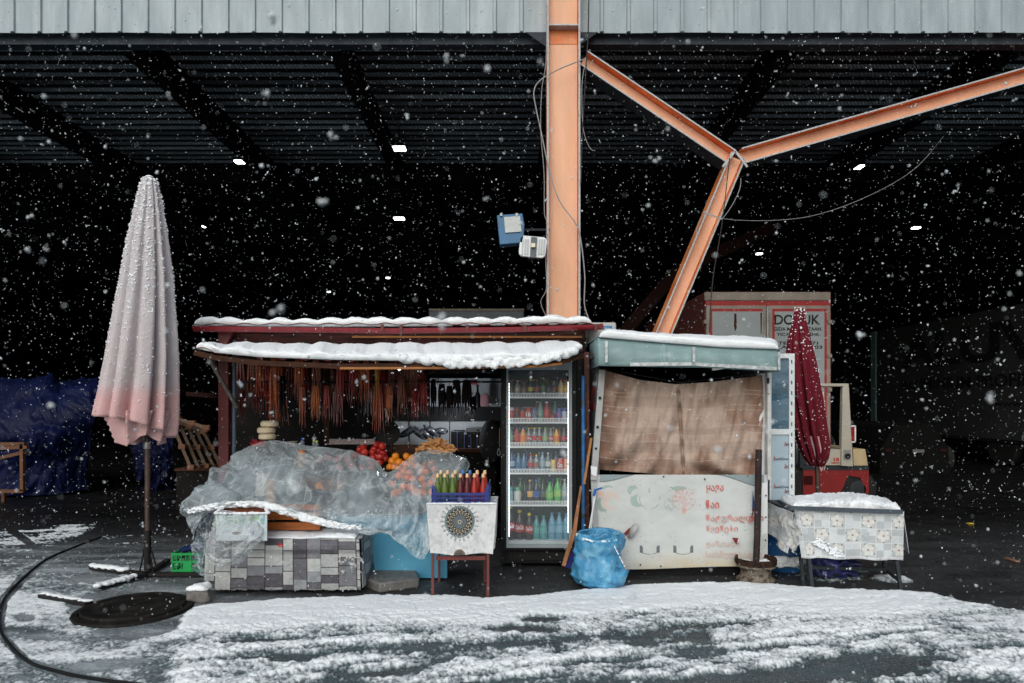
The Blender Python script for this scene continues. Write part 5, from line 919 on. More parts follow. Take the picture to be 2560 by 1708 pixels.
bm_ = thing('broom', 'white handle with a blue grip leaning on the kiosk corner above the blue bag', 'broom', W(1475, 1330, 6.1)); obj('handle', B().beam(W(1472, 1330, 6.1), W(1488, 1238, 6.1), .012, .012), WHITEP, bm_); obj('handle', B().beam(W(1484, 1238, 6.12), W(1478, 1330, 6.12), .01, .01), WHITEP, bm_); obj('grip', B().beam(W(1484, 1240, 6.1), W(1489, 1224, 6.1), .022, .02).beam(W(1487, 1226, 6.1), W(1505, 1220, 6.08), .016, .016), mat('grip_blue', C(35, 90, 165), .4), bm_)
simple('junk_pile', B().bp(1464, 1478, 1160, 1420, 6.5, 6.9), SH, 'dark boards wedged in the gap beside the kiosk', 'board', bevel=.004)
# wheel rim with upright post
wr_ = thing('parasol_foot', 'rusty steel wheel rim with snow inside serving as a foot for a bare post', 'wheel rim', W(1889, 1458, 6.05)); c = Vector((WX(1889, 6.08), 6.08, 0))
RUST = mat('rusty_rim', C(62, 42, 34), .7, var=.4, sc=14, bump=.003, bs=40, col2=C(24, 20, 19), c2lo=.42, c2hi=.6, c2s=40); RP2 = mat('flaking_rim_paint', C(118, 108, 94), .6, var=.25, sc=20, col2=C(52, 40, 34), c2lo=.46, c2hi=.6, c2s=18)
obj('rim_barrel', B().lathe([(.15, 0), (.168, .004), (.170, .02), (.160, .028), (.150, .034), (.134, .05), (.130, .085), (.136, .112), (.152, .125), (.168, .135), (.172, .15), (.172, .165)], c, 40, False), RP2, wr_)
obj('rim_lip', B().lathe([(.172, .155), (.178, .162), (.182, .2), (.176, .214), (.168, .21), (.16, .17), (.148, .13), (.12, .11)], c, 40, False), RUST, wr_)
obj('rim_disc', B().lathe([(.0, .08), (.09, .1), (.125, .12)], c, 30, False), RUST, wr_)
obj('post', B().tube([c + Vector((0, 0, .05)), W(1893, 1340, 6.08), W(1897, 1124, 6.08)], .029, 12), mat('dark_post', (.035, .025, .025, 1), .5, var=.3, sc=8, col2=(.6, .62, .65, 1), c2lo=.66, c2hi=.7, c2s=40), wr_)
b = B()
for k in range(130): a = RR.uniform(math.pi * .75, math.pi * 2.2); q = RR.uniform(.3, 1); r = RR.uniform(.012, .022); b.ell(c + Vector((.135 * q * math.cos(a), .135 * q * math.sin(a), .165 + RR.uniform(-.01, .008))), (r * 1.5, r * 1.2, r * .6), 8, 5)
melt(obj('rim_snow', b, SNOWR, wr_, ang=180), .007, 3)
# blue barrel
bb_ = thing('blue_barrel', 'open blue plastic barrel of dark refuse behind the wheel rim, snow-crusted', 'barrel', W(1965, 1425, 6.5)); c = Vector((WX(1962, 6.55), 6.55, 0)); zt2 = WZ(1345, 6.35)
obj('barrel_body', B().lathe([(.19, .0), (.21, .03), (.215, zt2 * .5), (.21, zt2), (.2, zt2), (.19, zt2 - .04), (0, zt2 - .05)], c, 32, False), mat('barrel_blue', C(40, 95, 150), .4, var=.2, sc=5, col2=(.7, .75, .8, 1), c2lo=.57, c2hi=.6, c2s=7), bb_); 
b = B()
for k in range(90): a = RR.uniform(0, 6.3); q = RR.uniform(0, .17); r = RR.uniform(.015, .04); b.ell(c + Vector((q * math.cos(a), q * math.sin(a), zt2 + .0 + (.17 - q) * .5 + RR.uniform(-.02, .02))), (r, r, r * .6), 6, 4)
obj('refuse', b, mat('dark_refuse', (.02, .017, .015, 1), .9, var=.5, sc=40, col2=(.6, .63, .66, 1), c2lo=.6, c2hi=.64, c2s=40), bb_, ang=60)
b = B()
for k in range(160): x = RR.uniform(1920, 2010); y = RR.choice([1318, 1405, 1300]) + RR.uniform(-10, 10); r = RR.uniform(.015, .04); b.ell(W(x, y, 6.5 if y < 1350 else 6.3), (r * 1.4, r, r * .7), 8, 5)
melt(simple('snow_heap', b, SNOWR, 'lumpy snow heap over rubbish between the kiosk and floral table', 'snow heap', ang=180), .01, 2)
# floral table
ft = thing('floral_table', 'long folding table wrapped in pale floral oilcloth with thick snow on top', 'table', W(2110, 1480, 6.0)); TD = 5.85
FM = mat('dark_table_steel', (.035, .04, .045, 1), .5, var=.2)
def flor(U, V):
    c = np.ones(U.shape + (3,)) * lin((196, 200, 203)); s_ = 39.; gx = (U - 1995) / s_; gy_ = (V - 1284) / 36.; i = np.floor(gx).astype(int); j = np.floor(gy_).astype(int); fx = gx - i; fy = gy_ - j
    odd = (i + j) % 2 == 0; sub = (np.floor(fx * 2) + np.floor(fy * 2)) % 2 == 0; h1 = hsh(i * 2 + (fx > .5), j * 2 + (fy > .5), 3)
    c = np.where((~odd & (h1 > .6))[..., None], lin((172, 177, 180)), c); c = np.where((~odd & (h1 < .2))[..., None], lin((186, 191, 194)), c); c = np.where((odd)[..., None], lin((180, 182, 182)), c)
    u, v = (fx - .5) * 2, (fy - .5) * 2; r = np.hypot(u, v); a = np.arctan2(v, u) + hsh(i, j, 8) * 6; pet = odd & (r < .85 * (.62 + .38 * np.abs(np.cos(a * 2.5)))); c = np.where(pet[..., None], lin((206, 206, 204)), c)
    c = np.where((pet & (np.abs(np.cos(a * 2.5)) < .1) & (r > .2))[..., None], lin((172, 160, 146)), c); c = np.where((odd & (r < .14))[..., None], lin((155, 122, 108)), c); c = np.where((odd & ~pet & (np.cos(a * 5 + 1) > .75) & (r < 1.0) & (vn(U / 2, V / 2) > .35))[..., None], lin((110, 108, 102)), c)
    ln = (np.minimum(fx, fy) < .04); c = np.where(ln[..., None], lin((208, 211, 213)), c); return c * (.94 + .1 * fbm(U / 30, V / 30))[..., None]
U, V = np.meshgrid(np.linspace(1984, 2260, 360), np.linspace(1276, 1398, 150)); t_ = (V - 1276) / 122; Dm = TD - .03 * t_ + .012 * np.sin(U / 21) * t_ + .01 * (fbm(U / 25, V / 25, 8) - .5)
Un = U + (U - 2122) * (-.015) * t_ + 6 * t_ * smooth(2050, 1984, U) * 3; P_ = np.stack([WX(Un, Dm), Dm, WZ(V + (U - 2120) * .025 + 1.5 * np.sin(U / 15) * t_, Dm)], -1)
ob_ = obj('oilcloth_front', B().grid(P_), ATC, ft, col=flor(U, V), ang=180, solid=.003)
for sx_, xx_ in ((-1, WX(1984, TD)), (1, WX(2258, TD))):
    U, V = np.meshgrid(np.linspace(0, 1, 50), np.linspace(0, 1, 50)); P_ = np.stack([xx_ + sx_ * (-.16 if sx_ < 0 else .02) * 0 + (-.0 + sx_ * .05 * V * (1 + .6 * np.sin(U * 9))) , TD + U * .62, .655 - V * (.36 - .12 * (sx_ < 0) * U)], -1); obj('oilcloth_side', B().grid(P_), ATC, ft, col=flor(1990 + U * 100, 1280 + V * 110), ang=180, solid=.003)
flap, _ = draped('oilcloth_flap', [[(1960, 1268, 6.1), (1975, 1275, 5.95), (1990, 1282, 5.83)], [(1945, 1300, 6.1), (1968, 1305, 5.92), (1992, 1312, 5.8)], [(1955, 1325, 6.05), (1975, 1335, 5.88), (1994, 1345, 5.78)], [(1972, 1350, 5.95), (1975, 1370, 5.85), (1990, 1385, 5.78)]], mat('pale_oilcloth_back', (.45, .45, .44, 1), .5), ft, 40, 50, .05, 44, 3, 3)
rimp = [W(1947, 1258, 6.4), W(1976, 1272, TD - .02), W(2256, 1283, TD - .02)]
obj('table_edge', B().beam(W(1947, 1254, 6.4), W(1976, 1270, TD - .03), .02, .035, (0, 0, 1)).beam(W(1975, 1270, TD - .035), W(2256, 1280, TD - .035), .02, .035, (0, 0, 1)), mat('edge_grey_blue', (.055, .07, .09, 1), .5), ft)
obj('tabletop', B().box((2.885, 6.16, .655), (.93, .62, .02)), FM, ft)
snowbar('table_snow', [W(1950, 1254, 6.45), W(2100, 1256, 6.45), W(2225, 1262, 6.45)], [W(1979, 1272, TD + .01), W(2100, 1276, TD), W(2253, 1281, TD)], .085, ft, 31, nu=220, nv=40, bump=.045, e=.5)
for (a, c) in (((2002, 1392, 5.95), (2008, 1450, 5.95)), ((2022, 1390, 5.85), (2030, 1468, 5.8)), ((2210, 1395, 6.2), (2214, 1462, 6.2)), ((2240, 1395, 5.85), (2252, 1475, 5.79))): q = W(*c); q.z = 0; obj('leg', B().beam(W(*a), q, .028, .024), FM, ft)
obj('brace', B().beam(W(2010, 1418, 5.95), W(2215, 1424, 6.1), .02, .03, (0, 0, 1)), FM, ft); obj('brace', B().beam(W(2218, 1428, 6.15), W(2248, 1452, 5.83), .02, .025, (0, 0, 1)), FM, ft); obj('brace', B().beam(W(2008, 1420, 5.97), W(2026, 1440, 5.83), .02, .02, (0, 0, 1)), FM, ft)
obj('cloth_patch_snow', B().add([(0, 0, 0)], []) if False else (lambda b: [b.ell(W(2035 + 70 * t + RR.uniform(-10, 10), 1352 + 38 * t + RR.uniform(-8, 8), TD - .045), (RR.uniform(.008, .022), .008, RR.uniform(.006, .014)), 7, 5) for t in RR.uniform(0, 1, 70)] and b)(B()), SNOWR, ft, ang=180)
pb, _ = draped('purple_bag', [[(2020, 1385, 6.3), (2080, 1380, 6.3), (2140, 1385, 6.3)], [(2015, 1410, 6.15), (2080, 1405, 6.05), (2142, 1412, 6.2)], [(2030, 1435, 6.15), (2085, 1438, 6.05), (2145, 1434, 6.2)], [(2050, 1442, 6.3), (2085, 1446, 6.3), (2130, 1442, 6.3)]], mat('purple_blue_film', C(52, 58, 110), .3, var=.5, sc=8), None, 60, 50, .06, 51, 4, 4, label='dim purple-blue plastic bag lying under the floral table', cat='bag', solid=.003)
def smoothpts(P, k=8):
    A = np.array([tuple(p) for p in P]); out = []
    for i in range(len(A) - 1):
        g = lambda j: A[min(max(j, 0), len(A) - 1)]
        for u in np.linspace(0, 1, k, endpoint=False): out.append(.5 * ((2 * g(i)) + (-g(i - 1) + g(i + 1)) * u + (2 * g(i - 1) - 5 * g(i) + 4 * g(i + 1) - g(i + 2)) * u ** 2 + (-g(i - 1) + 3 * g(i) - 3 * g(i + 1) + g(i + 2)) * u ** 3))
    return [Vector(a) for a in out] + [Vector(A[-1])]
# ================= closed parasols =================
def parasol(name, lab, rows, D, pole, cloth, band, snowy, yband, npl=8, seed=0, hem=0):
    # rows: (y, x_left, x_right); pleated cloth wrapped round a pole
    t = thing(name, lab, 'parasol', pole[-1]); R = np.random.RandomState(seed); n = 144; ys = [r[0] for r in rows]; m = 90
    Y = np.linspace(0, 1, m)[:, None]; A = (np.linspace(0, 2 * math.pi, n, endpoint=False))[None]
    ph = R.uniform(-.35, .35, npl); am = R.uniform(.7, 1.2, npl)
    hemy = ys[-1] - hem * (.5 + .5 * np.cos(A - 3.9)) - (14 if hem else 4) * (fbm(A * 2.2, A * 0, seed + 2) - .3) ; y = ys[0] + (hemy - ys[0]) * Y
    L_ = np.interp(y, ys, [r[1] for r in rows]); R_ = np.interp(y, ys, [r[2] for r in rows]); cxp = (L_ + R_) / 2; rad = (R_ - L_) / 2
    th_ = np.cumsum(R.uniform(.45, 1.5, npl)); th_ = th_ / th_[-1] * 2 * math.pi; pleat = 1 + 0 * A * Y; s = 1 + 0 * A * Y
    for j in range(npl):
        dd = np.abs((A - th_[j] - .10 * math.sin(j * 2.1) * Y + math.pi) % (2 * math.pi) - math.pi); wj = R.uniform(.05, .12) * (1 + .5 * Y); g_ = np.exp(-(dd / wj) ** 2); pleat = pleat - g_ * (.26 + .42 * Y) * R.uniform(.6, 1.15); s = np.minimum(s, 1 - np.exp(-(dd / .34) ** 2) * .0 + 0) ; s = np.minimum(s, smooth(.05, .3, dd) * smooth(.75, .25, dd) + .0 + .35 * (dd > .75))
    pleat *= 1 + .03 * (fbm(A * 6 + 0 * Y, Y * 5 + 0 * A, seed) - .5); r = rad * pleat
    X = WX(cxp, D) + r * np.cos(A) * D / FPX; Dd = D + r * np.sin(A) * D / FPX * .85; Z = WZ(y, D); P = np.stack([X, Dd, Z], -1); P = np.concatenate([P, P[:, :1]], 1)
    kb = smooth(yband - 25, yband + 35, y + 10 * (fbm(A * 5 + 0 * Y, Y * 3 + 0 * A, 9) - .5))[..., None]; kb = np.maximum(kb, .15 * smooth(yband - 250, yband, y)[..., None]); col = (lin(cloth) * (1 - kb) + lin(band) * kb) * (.93 + .12 * fbm(A * 9 + 0 * Y, Y * 20 + 0 * A, 3))[..., None]; col = np.concatenate([col, col[:, :1]], 1)
    can = obj('canopy', B().grid(P), mat('parasol_cloth_' + name, (0, 0, 0, 1), .8, attr=True, var=.05, sc=8, bump=.003, bs=18), t, col=col, ang=180, solid=.002)
    # inner gathered layer
    Y2 = np.linspace(0, 1, 30)[:, None]; y2 = ys[-1] - 75 + 75 * Y2 + 14 * np.sin(A * 3 + 1) * Y2; L2 = np.interp(np.minimum(y2, ys[-1]), ys, [q[1] for q in rows]); R2 = np.interp(np.minimum(y2, ys[-1]), ys, [q[2] for q in rows])
    r2 = (R2 - L2) / 2 * (.86 - .24 * Y2) * (1 - .34 * np.abs(np.sin(A * 4.5 + Y2)) ** .7); c2 = (L2 + R2) / 2 + 10 * Y2
    P2 = np.stack([WX(c2, D) + r2 * np.cos(A) * D / FPX, D + r2 * np.sin(A) * D / FPX * .85, WZ(y2, D)], -1); P2 = np.concatenate([P2, P2[:, :1]], 1)
    obj('inner_folds', B().grid(P2), mat('fold_' + name, C(*band), .8), can, ang=180, solid=.002)
    pl = obj('pole', B().tube(pole, .024, 12), mat('pole_' + name, C(78, 56, 46) if 'pink' in lab else C(60, 20, 22), .5, var=.3, sc=10, col2=(.025, .02, .02, 1), c2lo=.45, c2hi=.65, c2s=4), t)
    obj('top_cap', B().lathe([(.0, .02), (.028, .015), (.034, 0), (.036, -.035), (.03, -.06)][::-1], (WX((rows[0][1] + rows[0][2]) / 2, D), D, WZ(ys[0], D) + .0), 16, False), mat('cap_' + name, C(170, 160, 140) if 'pink' in lab else C(150, 25, 30), .6), t)
    b = B(); Pf = P[:, :-1]; nrm = np.stack([np.cos(A) + 0 * Y, np.sin(A) + 0 * Y, 0 * A + 0 * Y], -1)
    cnt_ = 0
    while cnt_ < snowy:
        i = int(R.beta(1.0, 1.35) * m); k = R.randint(n)
        if i >= m: continue
        sv = s[i if s.shape[0] > 1 else 0, k]; g = fbm(k / 7., i / 9., seed + 4)
        if R.uniform() > sv ** 3 * (1.15 if y[i, k] < yband else .12) * (g * 1.6 - .2) + .03: continue
        r_ = R.uniform(.004, .0095) * (1.15 - i / m * .4); p_ = Pf[i, k] + nrm[i, k] * r_ * .3; b.ell(p_ + np.array([R.uniform(-.006, .006), 0, R.uniform(-.01, .01)]), (r_ * 1.15, r_, r_ * .85), 6, 4); cnt_ += 1
    if snowy > 1500: b.ell((WX((rows[0][1] + rows[0][2]) / 2, D), D, WZ(ys[0], D) + .018), (.036, .036, .016), 14, 6)
    melt(obj('clinging_snow', b, SNOWR, can, ang=180), .0042, 1); return t
D1 = 6.25
pk = parasol('closed_parasol', 'tall closed pale pink parasol crusted with snow on a brown pole', [(448, 357, 390), (470, 350, 396), (500, 344, 403), (600, 321, 418), (700, 304, 430), (800, 286, 437), (900, 268, 443), (965, 256, 444), (1035, 240, 444), (1060, 238, 443), (1100, 240, 440)], D1, [W(368, 1050, D1), W(369, 1200, D1), (WX(369, D1), D1, .0)], (186, 180, 183), (200, 162, 162), 2700, 968, 12, 3, 62)
c = Vector((WX(369, D1), D1, 0)); DS = mat('dark_stand_steel', (.02, .018, .018, 1), .5)
for a, q in (((-22, 1440, 5.85), (-7, 1368)), ((22, 1420, 6.3), (8, 1368)), ((-8, 1452, 5.95), (0, 1368)), ((16, 1448, 6.05), (4, 1368))): obj('stay', B().tube([W(369 + a[0], a[1], D1), W(369 + q[1 - 1], q[1], D1)], .008, 6), DS, pk)
arms = [((369, 1440, 6.2), (228, 1432, 6.45)), ((369, 1440, 6.2), (250, 1475, 5.75)), ((369, 1440, 6.2), (505, 1440, 6.2)), ((369, 1440, 6.2), (420, 1408, 6.75))]
for a, q in arms: A_, Q_ = W(*a), W(*q); A_.z = .03; Q_.z = .03; obj('foot_bar', B().beam(A_, Q_, .05, .03, (0, 0, 1)), DS, pk)
b = B()
for (a, q, n) in ((arms[0][0], arms[0][1], 60), (arms[1][0], arms[1][1], 70)):
    A_, Q_ = W(*a), W(*q)
    for k in range(n): t = RR.uniform(.35, 1); r = RR.uniform(.015, .03); p_ = A_.lerp(Q_, t); b.ell((p_.x + RR.uniform(-.02, .02), p_.y + RR.uniform(-.02, .02), .05), (r * 1.4, r, r * .8), 8, 5)
melt(obj('foot_snow', b, SNOWR, pk, ang=180), .009, 3)
obj('sleeve', B().lathe([(.03, 0), (.03, .42)], c, 12), DS, pk); obj('collar', B().lathe([(.032, 0), (.034, .03), (.03, .06)], W(368, 1122, D1), 12), mat('pole_collar', (.25, .25, .25, 1), .4, metal=.6), pk)
D2 = 7.4
parasol('closed_parasol', 'closed dark red parasol speckled with snow standing before the truck doors', [(772, 1988, 2010), (800, 1982, 2014), (850, 1970, 2026), (900, 1964, 2038), (1000, 1970, 2056), (1080, 1984, 2068), (1120, 1998, 2074), (1145, 2010, 2070), (1165, 2026, 2060)], D2, [W(2036, 1120, D2), W(2043, 1180, D2), (WX(2050, D2), D2, 0)], (100, 28, 40), (84, 20, 28), 520, 1200, 9, 8, 0)
# manhole and pieces on the ground
mh = thing('manhole_cover', 'round dark wet manhole cover ringed by snow, bottom left', 'manhole cover', (WX(335, 5.22), 5.22, 0)); c = Vector((WX(335, 5.22), 5.22, .0))
MH = mat('wet_iron', (.012, .011, .010, 1), .6, var=.6, sc=9, bump=.012, bs=14)
obj('cover', B().lathe([(.36, 0), (.36, .035), (.35, .045), (.3, .046), (.295, .043), (.25, .043), (.245, .046), (.19, .046), (.185, .043), (.13, .043), (.125, .046), (0, .046)], c, 48, False), MH, mh); obj('ring', B().lathe([(.42, 0), (.41, .02), (.37, .024), (.365, 0)], c, 48, False), MH, mh)
A_, Q_ = W(215, 1500, 5.5), W(415, 1530, 5.2); A_.z = Q_.z = .02
br_ = thing('fallen_bar', 'dark bar with a snowy top lying left of the manhole cover', 'bar', (WX(165, 5.45), 5.45, 0)); a1 = Vector((WX(105, 5.55), 5.55, .02)); a2 = Vector((WX(222, 5.33), 5.33, .02)); obj('bar_body', B().beam(a1, a2, .07, .03, (0, 0, 1)), DS, br_)
b = B(); [b.ell(a1.lerp(a2, t) + Vector((RR.uniform(-.02, .02), RR.uniform(-.015, .015), .02)), (.025, .018, .009), 8, 5) for t in RR.uniform(0, 1, 60)]; melt(obj('bar_snow', b, SNOWR, br_, ang=180), .007, 3)
def rock(name, c, r, lab, seed, m, snow=True):
    P = B().ell((0, 0, 0), (1, 1, 1), 24, 16); v = np.array([tuple(q) for q in P.v]); v = np.sign(v) * np.abs(v) ** .6; k = 1 + .8 * (fbm(v[:, 0] * 2 + 5, v[:, 1] * 2 + v[:, 2] * 1.7, seed) - .5); P.v = [tuple(np.array(c) + q) for q in (v * k[:, None] * np.array(r))]
    t = thing(name, lab, 'lump', (c[0], c[1], 0)); obj('lump_body', P, m, t, ang=50)
    if snow:
        P2 = B(); P2.v = [(x, y, z + .012) for x, y, z in P.v if True]; P2.f = [f for f in P.f if all(P.v[i][2] > c[2] + r[2] * .45 for i in f)]; obj('lump_snow', P2, SNOWR, t, ang=180, solid=.02)
CONC = mat('concrete', (.16, .15, .145, 1), .8, var=.25, sc=20, bump=.004, bs=50)
rock('concrete_lump', (WX(500, 5.45), 5.45, .05), (.085, .07, .07), 'snow-topped concrete lump left of the patterned bench', 4, CONC)
sl_ = simple('stone_slab', B().add([(WX(892, 5.95), 5.95, .0), (WX(950, 5.7), 5.68, 0), (WX(1050, 5.9), 5.85, 0), (WX(1040, 6.1), 6.12, 0), (WX(930, 6.2), 6.2, 0)] + [(WX(892, 5.95), 5.95, .085), (WX(950, 5.7), 5.68, .085), (WX(1050, 5.9), 5.85, .085), (WX(1040, 6.1), 6.12, .085), (WX(930, 6.2), 6.2, .085)], [(4, 3, 2, 1, 0), (5, 6, 7, 8, 9), (0, 1, 6, 5), (1, 2, 7, 6), (2, 3, 8, 7), (3, 4, 9, 8), (4, 0, 5, 9)]), mat('slab_stone', (.13, .125, .12, 1), .6, var=.3, sc=14, bump=.005, bs=40), 'thick grey stone slab lying before the blue panel', 'slab', bevel=.014)
hp_ = [(250, 1345), (180, 1372), (114, 1402), (54, 1451), (11, 1500), (-2, 1555), (11, 1598), (65, 1653), (136, 1680), (245, 1702), (420, 1724)]
simple('hose', B().tube(smoothpts([Vector((WX(x, gy(y)), gy(y), .006 + .008 * math.sin(x * .05) ** 2)) for x, y in hp_]), .011, 8), mat('wet_black_hose', (.012, .013, .014, 1), .4), 'dark hose curving over the slush at the bottom left corner', 'hose', ang=180)
# green crate left of the bench
gc = thing('green_crate', 'bright green plastic crate with blue netting beside the patterned bench', 'crate', W(460, 1432, 6.3)); GC = mat('green_plastic', C(15, 150, 75), .4, var=.1); D = 6.25; x0_, x1_ = WX(431, D), WX(500, D); z1 = WZ(1376, D) - WZ(1434, D)
b = B()
for z in (.01, .05, .13, z1 - .012): b.box(((x0_ + x1_) / 2, D, z), (x1_ - x0_, .012, .018)); b.box((x0_, D + .17, z), (.012, .34, .018)); b.box(((x0_ + x1_) / 2, D + .34, z), (x1_ - x0_, .012, .018)); b.box((x1_, D + .17, z), (.012, .34, .018))
for k in range(7): t = k / 6; b.box((x0_ + t * (x1_ - x0_), D - .001, z1 / 2), (.012 if k in (0, 6) else .007, .012, z1)); b.box((x0_ - .001, D + t * .34, z1 / 2), (.012, .01, z1)); b.box((x1_ + .001, D + t * .34, z1 / 2), (.012, .01, z1))
obj('crate_walls', b, GC, gc, smooth=False); obj('crate_plate', B().box((x0_ + .14, D - .004, .085), (.08, .01, .1)), GC, gc); obj('crate_floor', B().box(((x0_ + x1_) / 2, D + .17, .01), (x1_ - x0_ - .01, .33, .01)), GC, gc)
net = B(); [net.ell((x0_ + .05 + .04 * k, D + .16, z1 + .0 + .008 * k), (.05, .1, .03), 8, 5) for k in range(5)]; simple('blue_netting', net, mat('navy_net', C(25, 40, 75), .7, bump=.01, bs=60), 'dark blue netting spilling over the green crate', 'netting', ang=180)
# ================= left background under the roof =================
TARP = mat('dark_blue_tarp', C(9, 17, 50), .5, spec=.12, var=.25, sc=2); TDp = 11.4
def tarp(name, ctrl, lab, seed, wr=.22, m=TARP): return draped(name, ctrl, m, None, 160, 110, wr, seed, 4.5, 3.2, label=lab, cat='tarpaulin', solid=.004)
tarp('blue_tarp', [[(-260, 1000, 13), (-100, 960, 13), (60, 950, 13), (150, 955, 13), (248, 975, 13)], [(-260, 985, 12), (-100, 945, 12), (70, 950, 12), (150, 958, 12), (252, 972, 12)], [(-260, 1040, 11.5), (-100, 1020, 11.5), (50, 1010, 11.5), (140, 1000, 11.5), (245, 1000, 11.6)], [(-260, 1100, 11.3), (-100, 1085, 11.2), (50, 1080, 11.2), (145, 1075, 11.3), (235, 1060, 11.6)], [(-260, 1180, 11.4), (-100, 1170, 11.3), (60, 1160, 11.4), (150, 1150, 11.5), (225, 1140, 11.8)], [(-260, 1246, 11.4), (-100, 1243, 11.3), (60, 1240, 11.4), (150, 1236, 11.6), (215, 1225, 11.9)]], 'big dark blue tarpaulin over stacked goods on the far left', 61, .15)
tarp('blue_tarp', [[(330, 1085, 12.6), (380, 1060, 12.6), (430, 1075, 12.6)], [(325, 1120, 12.2), (375, 1110, 12.1), (432, 1120, 12.2)], [(335, 1170, 12.2), (380, 1180, 12.1), (430, 1175, 12.2)], [(350, 1225, 12.4), (385, 1232, 12.4), (425, 1225, 12.4)]], 'smaller dark blue tarpaulin behind the pink parasol pole', 66, .12, mat('dim_blue_tarp', C(10, 15, 42), .6))
lt = thing('wooden_trestle', 'rough wooden crate frame at the left edge before the blue tarpaulin', 'frame', W(20, 1257, 10.6)); WD = mat('dim_orange_wood', C(92, 56, 30), .7, var=.3, sc=4)
for a, c_ in (((-60, 1110, 10.6), (63, 1110, 10.6)), ((-60, 1122, 10.6), (70, 1118, 10.6)), ((56, 1110, 10.6), (57, 1228, 10.6)), ((-60, 1228, 10.6), (60, 1228, 10.6)), ((-60, 1160, 10.62), (64, 1130, 10.62)), ((10, 1228, 10.9), (10, 1258, 10.9))): obj('rail', B().beam(W(*a), W(*c_), .05, .06), WD, lt)
def pallet(lab, pts, n, D, m):
    # four corner pixels/depths; slats run from the first edge to the second
    t = thing('wooden_pallet', lab, 'pallet', W(480, 1180, D), 'pallets leaning behind the stall post'); a, b_, c_, d_ = [W(*p) for p in pts]
    for k in range(n): u = k / (n - 1); obj('slat', B().beam(a.lerp(b_, u), d_.lerp(c_, u), .045, .016), m, t)
    for u in (.03, .5, .97):
        obj('bearer', B().beam(a.lerp(d_, u) + Vector((0, .05, 0)), b_.lerp(c_, u) + Vector((0, .05, 0)), .03, .02), m, t)
        for w2 in (0, .5, 1): p_ = a.lerp(d_, u).lerp(b_.lerp(c_, u), w2); obj('block', B().box(p_ + Vector((0, .02, 0)), (.1, .07, .07)), WD, t, bevel=.005)
PW = mat('pallet_wood', C(78, 58, 40), .7, var=.3, sc=5)
pallet('dim wooden pallet leaning behind the stall post, lower of two', [(432, 1062, 9.7), (505, 1072, 10.2), (552, 1165, 10.2), (478, 1172, 9.7)], 5, 9.9, PW)
pallet('wooden pallet lying on top of the leaning one', [(440, 1046, 9.6), (436, 1056, 9.9), (510, 1080, 9.9), (518, 1070, 9.6)], 3, 9.8, PW)
lc = thing('dark_crate', 'dark closed crate under the leaning pallets', 'crate', W(490, 1275, 10)); obj('crate_body', B().bp(440, 560, 1176, 1276, 10.0, 10.6), SH, lc, bevel=.01); obj('crate_lid', B().bp(436, 564, 1172, 1178, 9.97, 10.63), BROWNW, lc)
# ================= things hung on the column =================
fl_ = thing('floodlight', 'square blue floodlight with a grey glass hung left of the orange column', 'floodlight', W(1275, 572, 9.3)); FB = mat('floodlight_blue', C(48, 100, 140), .45, var=.12, sc=4)
obj('lamp_housing', B().prism([(1242, 538), (1306, 533), (1311, 560), (1309, 607), (1249, 612)], 9.3, 9.5), FB, fl_, bevel=.01); obj('lamp_glass', B().prism([(1260, 543), (1300, 540), (1304, 579), (1263, 582)], 9.28, 9.297), mat('milky_glass', (.42, .44, .44, 1), .15, var=.12, sc=5), fl_); obj('bracket', B().beam(W(1306, 575, 9.45), W(1374, 575, 9.5), .03, .03), DARKM, fl_)
for x in (1253, 1292): obj('clip', B().bp(x - 3, x + 3, 533, 540, 9.27, 9.3), GREYM, fl_)
an = thing('panel_antenna', 'white rounded ribbed device mounted against the orange column', 'antenna', W(1334, 618, 9.2))
outl = []
for cx_, cy_, a0 in ((1311, 600, 180), (1357, 604, 270), (1353, 634, 0), (1308, 630, 90)): outl += [(cx_ + 11 * math.cos(math.radians(a0 + k * 22.5)), cy_ + 11 * math.sin(math.radians(a0 + k * 22.5))) for k in range(5)]
ab = obj('antenna_body', B().prism(outl, 9.3, 9.36), WHITEP, an, bevel=.006)
for x in (1307, 1314, 1320, 1349, 1355, 1361): obj('rib', B().prism([(x - 1.5, 598), (x + 1.5, 598), (x - .5, 636), (x - 3.5, 636)], 9.285, 9.297), mat('rib_grey', (.45, .47, .48, 1), .5), ab)
obj('centre_strap', B().prism([(1328, 592), (1343, 593), (1340, 644), (1325, 643)], 9.28, 9.297), mat('strap_dark', (.08, .1, .12, 1), .5), ab); obj('connector', B().bp(1328, 1338, 608, 618, 9.24, 9.28), mat('connector_cream', C(225, 215, 190), .5), ab)
# cables
def cable(pts, lab, r=.008, m=WIRE): simple('cable', B().tube(smoothpts([W(*p) for p in pts]), r, 5), m, lab, 'cable', ang=180)
CQ = 9.42
cable([(1461, 148, CQ), (1400, 172, CQ), (1352, 200, CQ), (1335, 228, CQ), (1340, 270, CQ), (1355, 340, CQ), (1372, 420, CQ), (1398, 500, CQ), (1440, 560, CQ), (1452, 600, CQ), (1462, 690, CQ), (1461, 760, CQ), (1473, 800, CQ)], 'pale cable crossing the orange column diagonally', .009)
cable([(1366, 0, CQ), (1365, 150, CQ), (1354, 230, CQ), (1352, 330, CQ), (1360, 430, CQ), (1361, 530, CQ), (1367, 560, CQ), (1364, 640, CQ), (1366, 720, CQ), (1352, 755, CQ), (1366, 792, CQ)], 'thin cable hanging along the column left edge', .005)
cable([(1472, 0, CQ), (1470, 90, CQ), (1466, 150, CQ), (1463, 210, CQ), (1456, 330, CQ), (1452, 460, CQ)], 'dark cable down the column right edge', .009, WIRED)
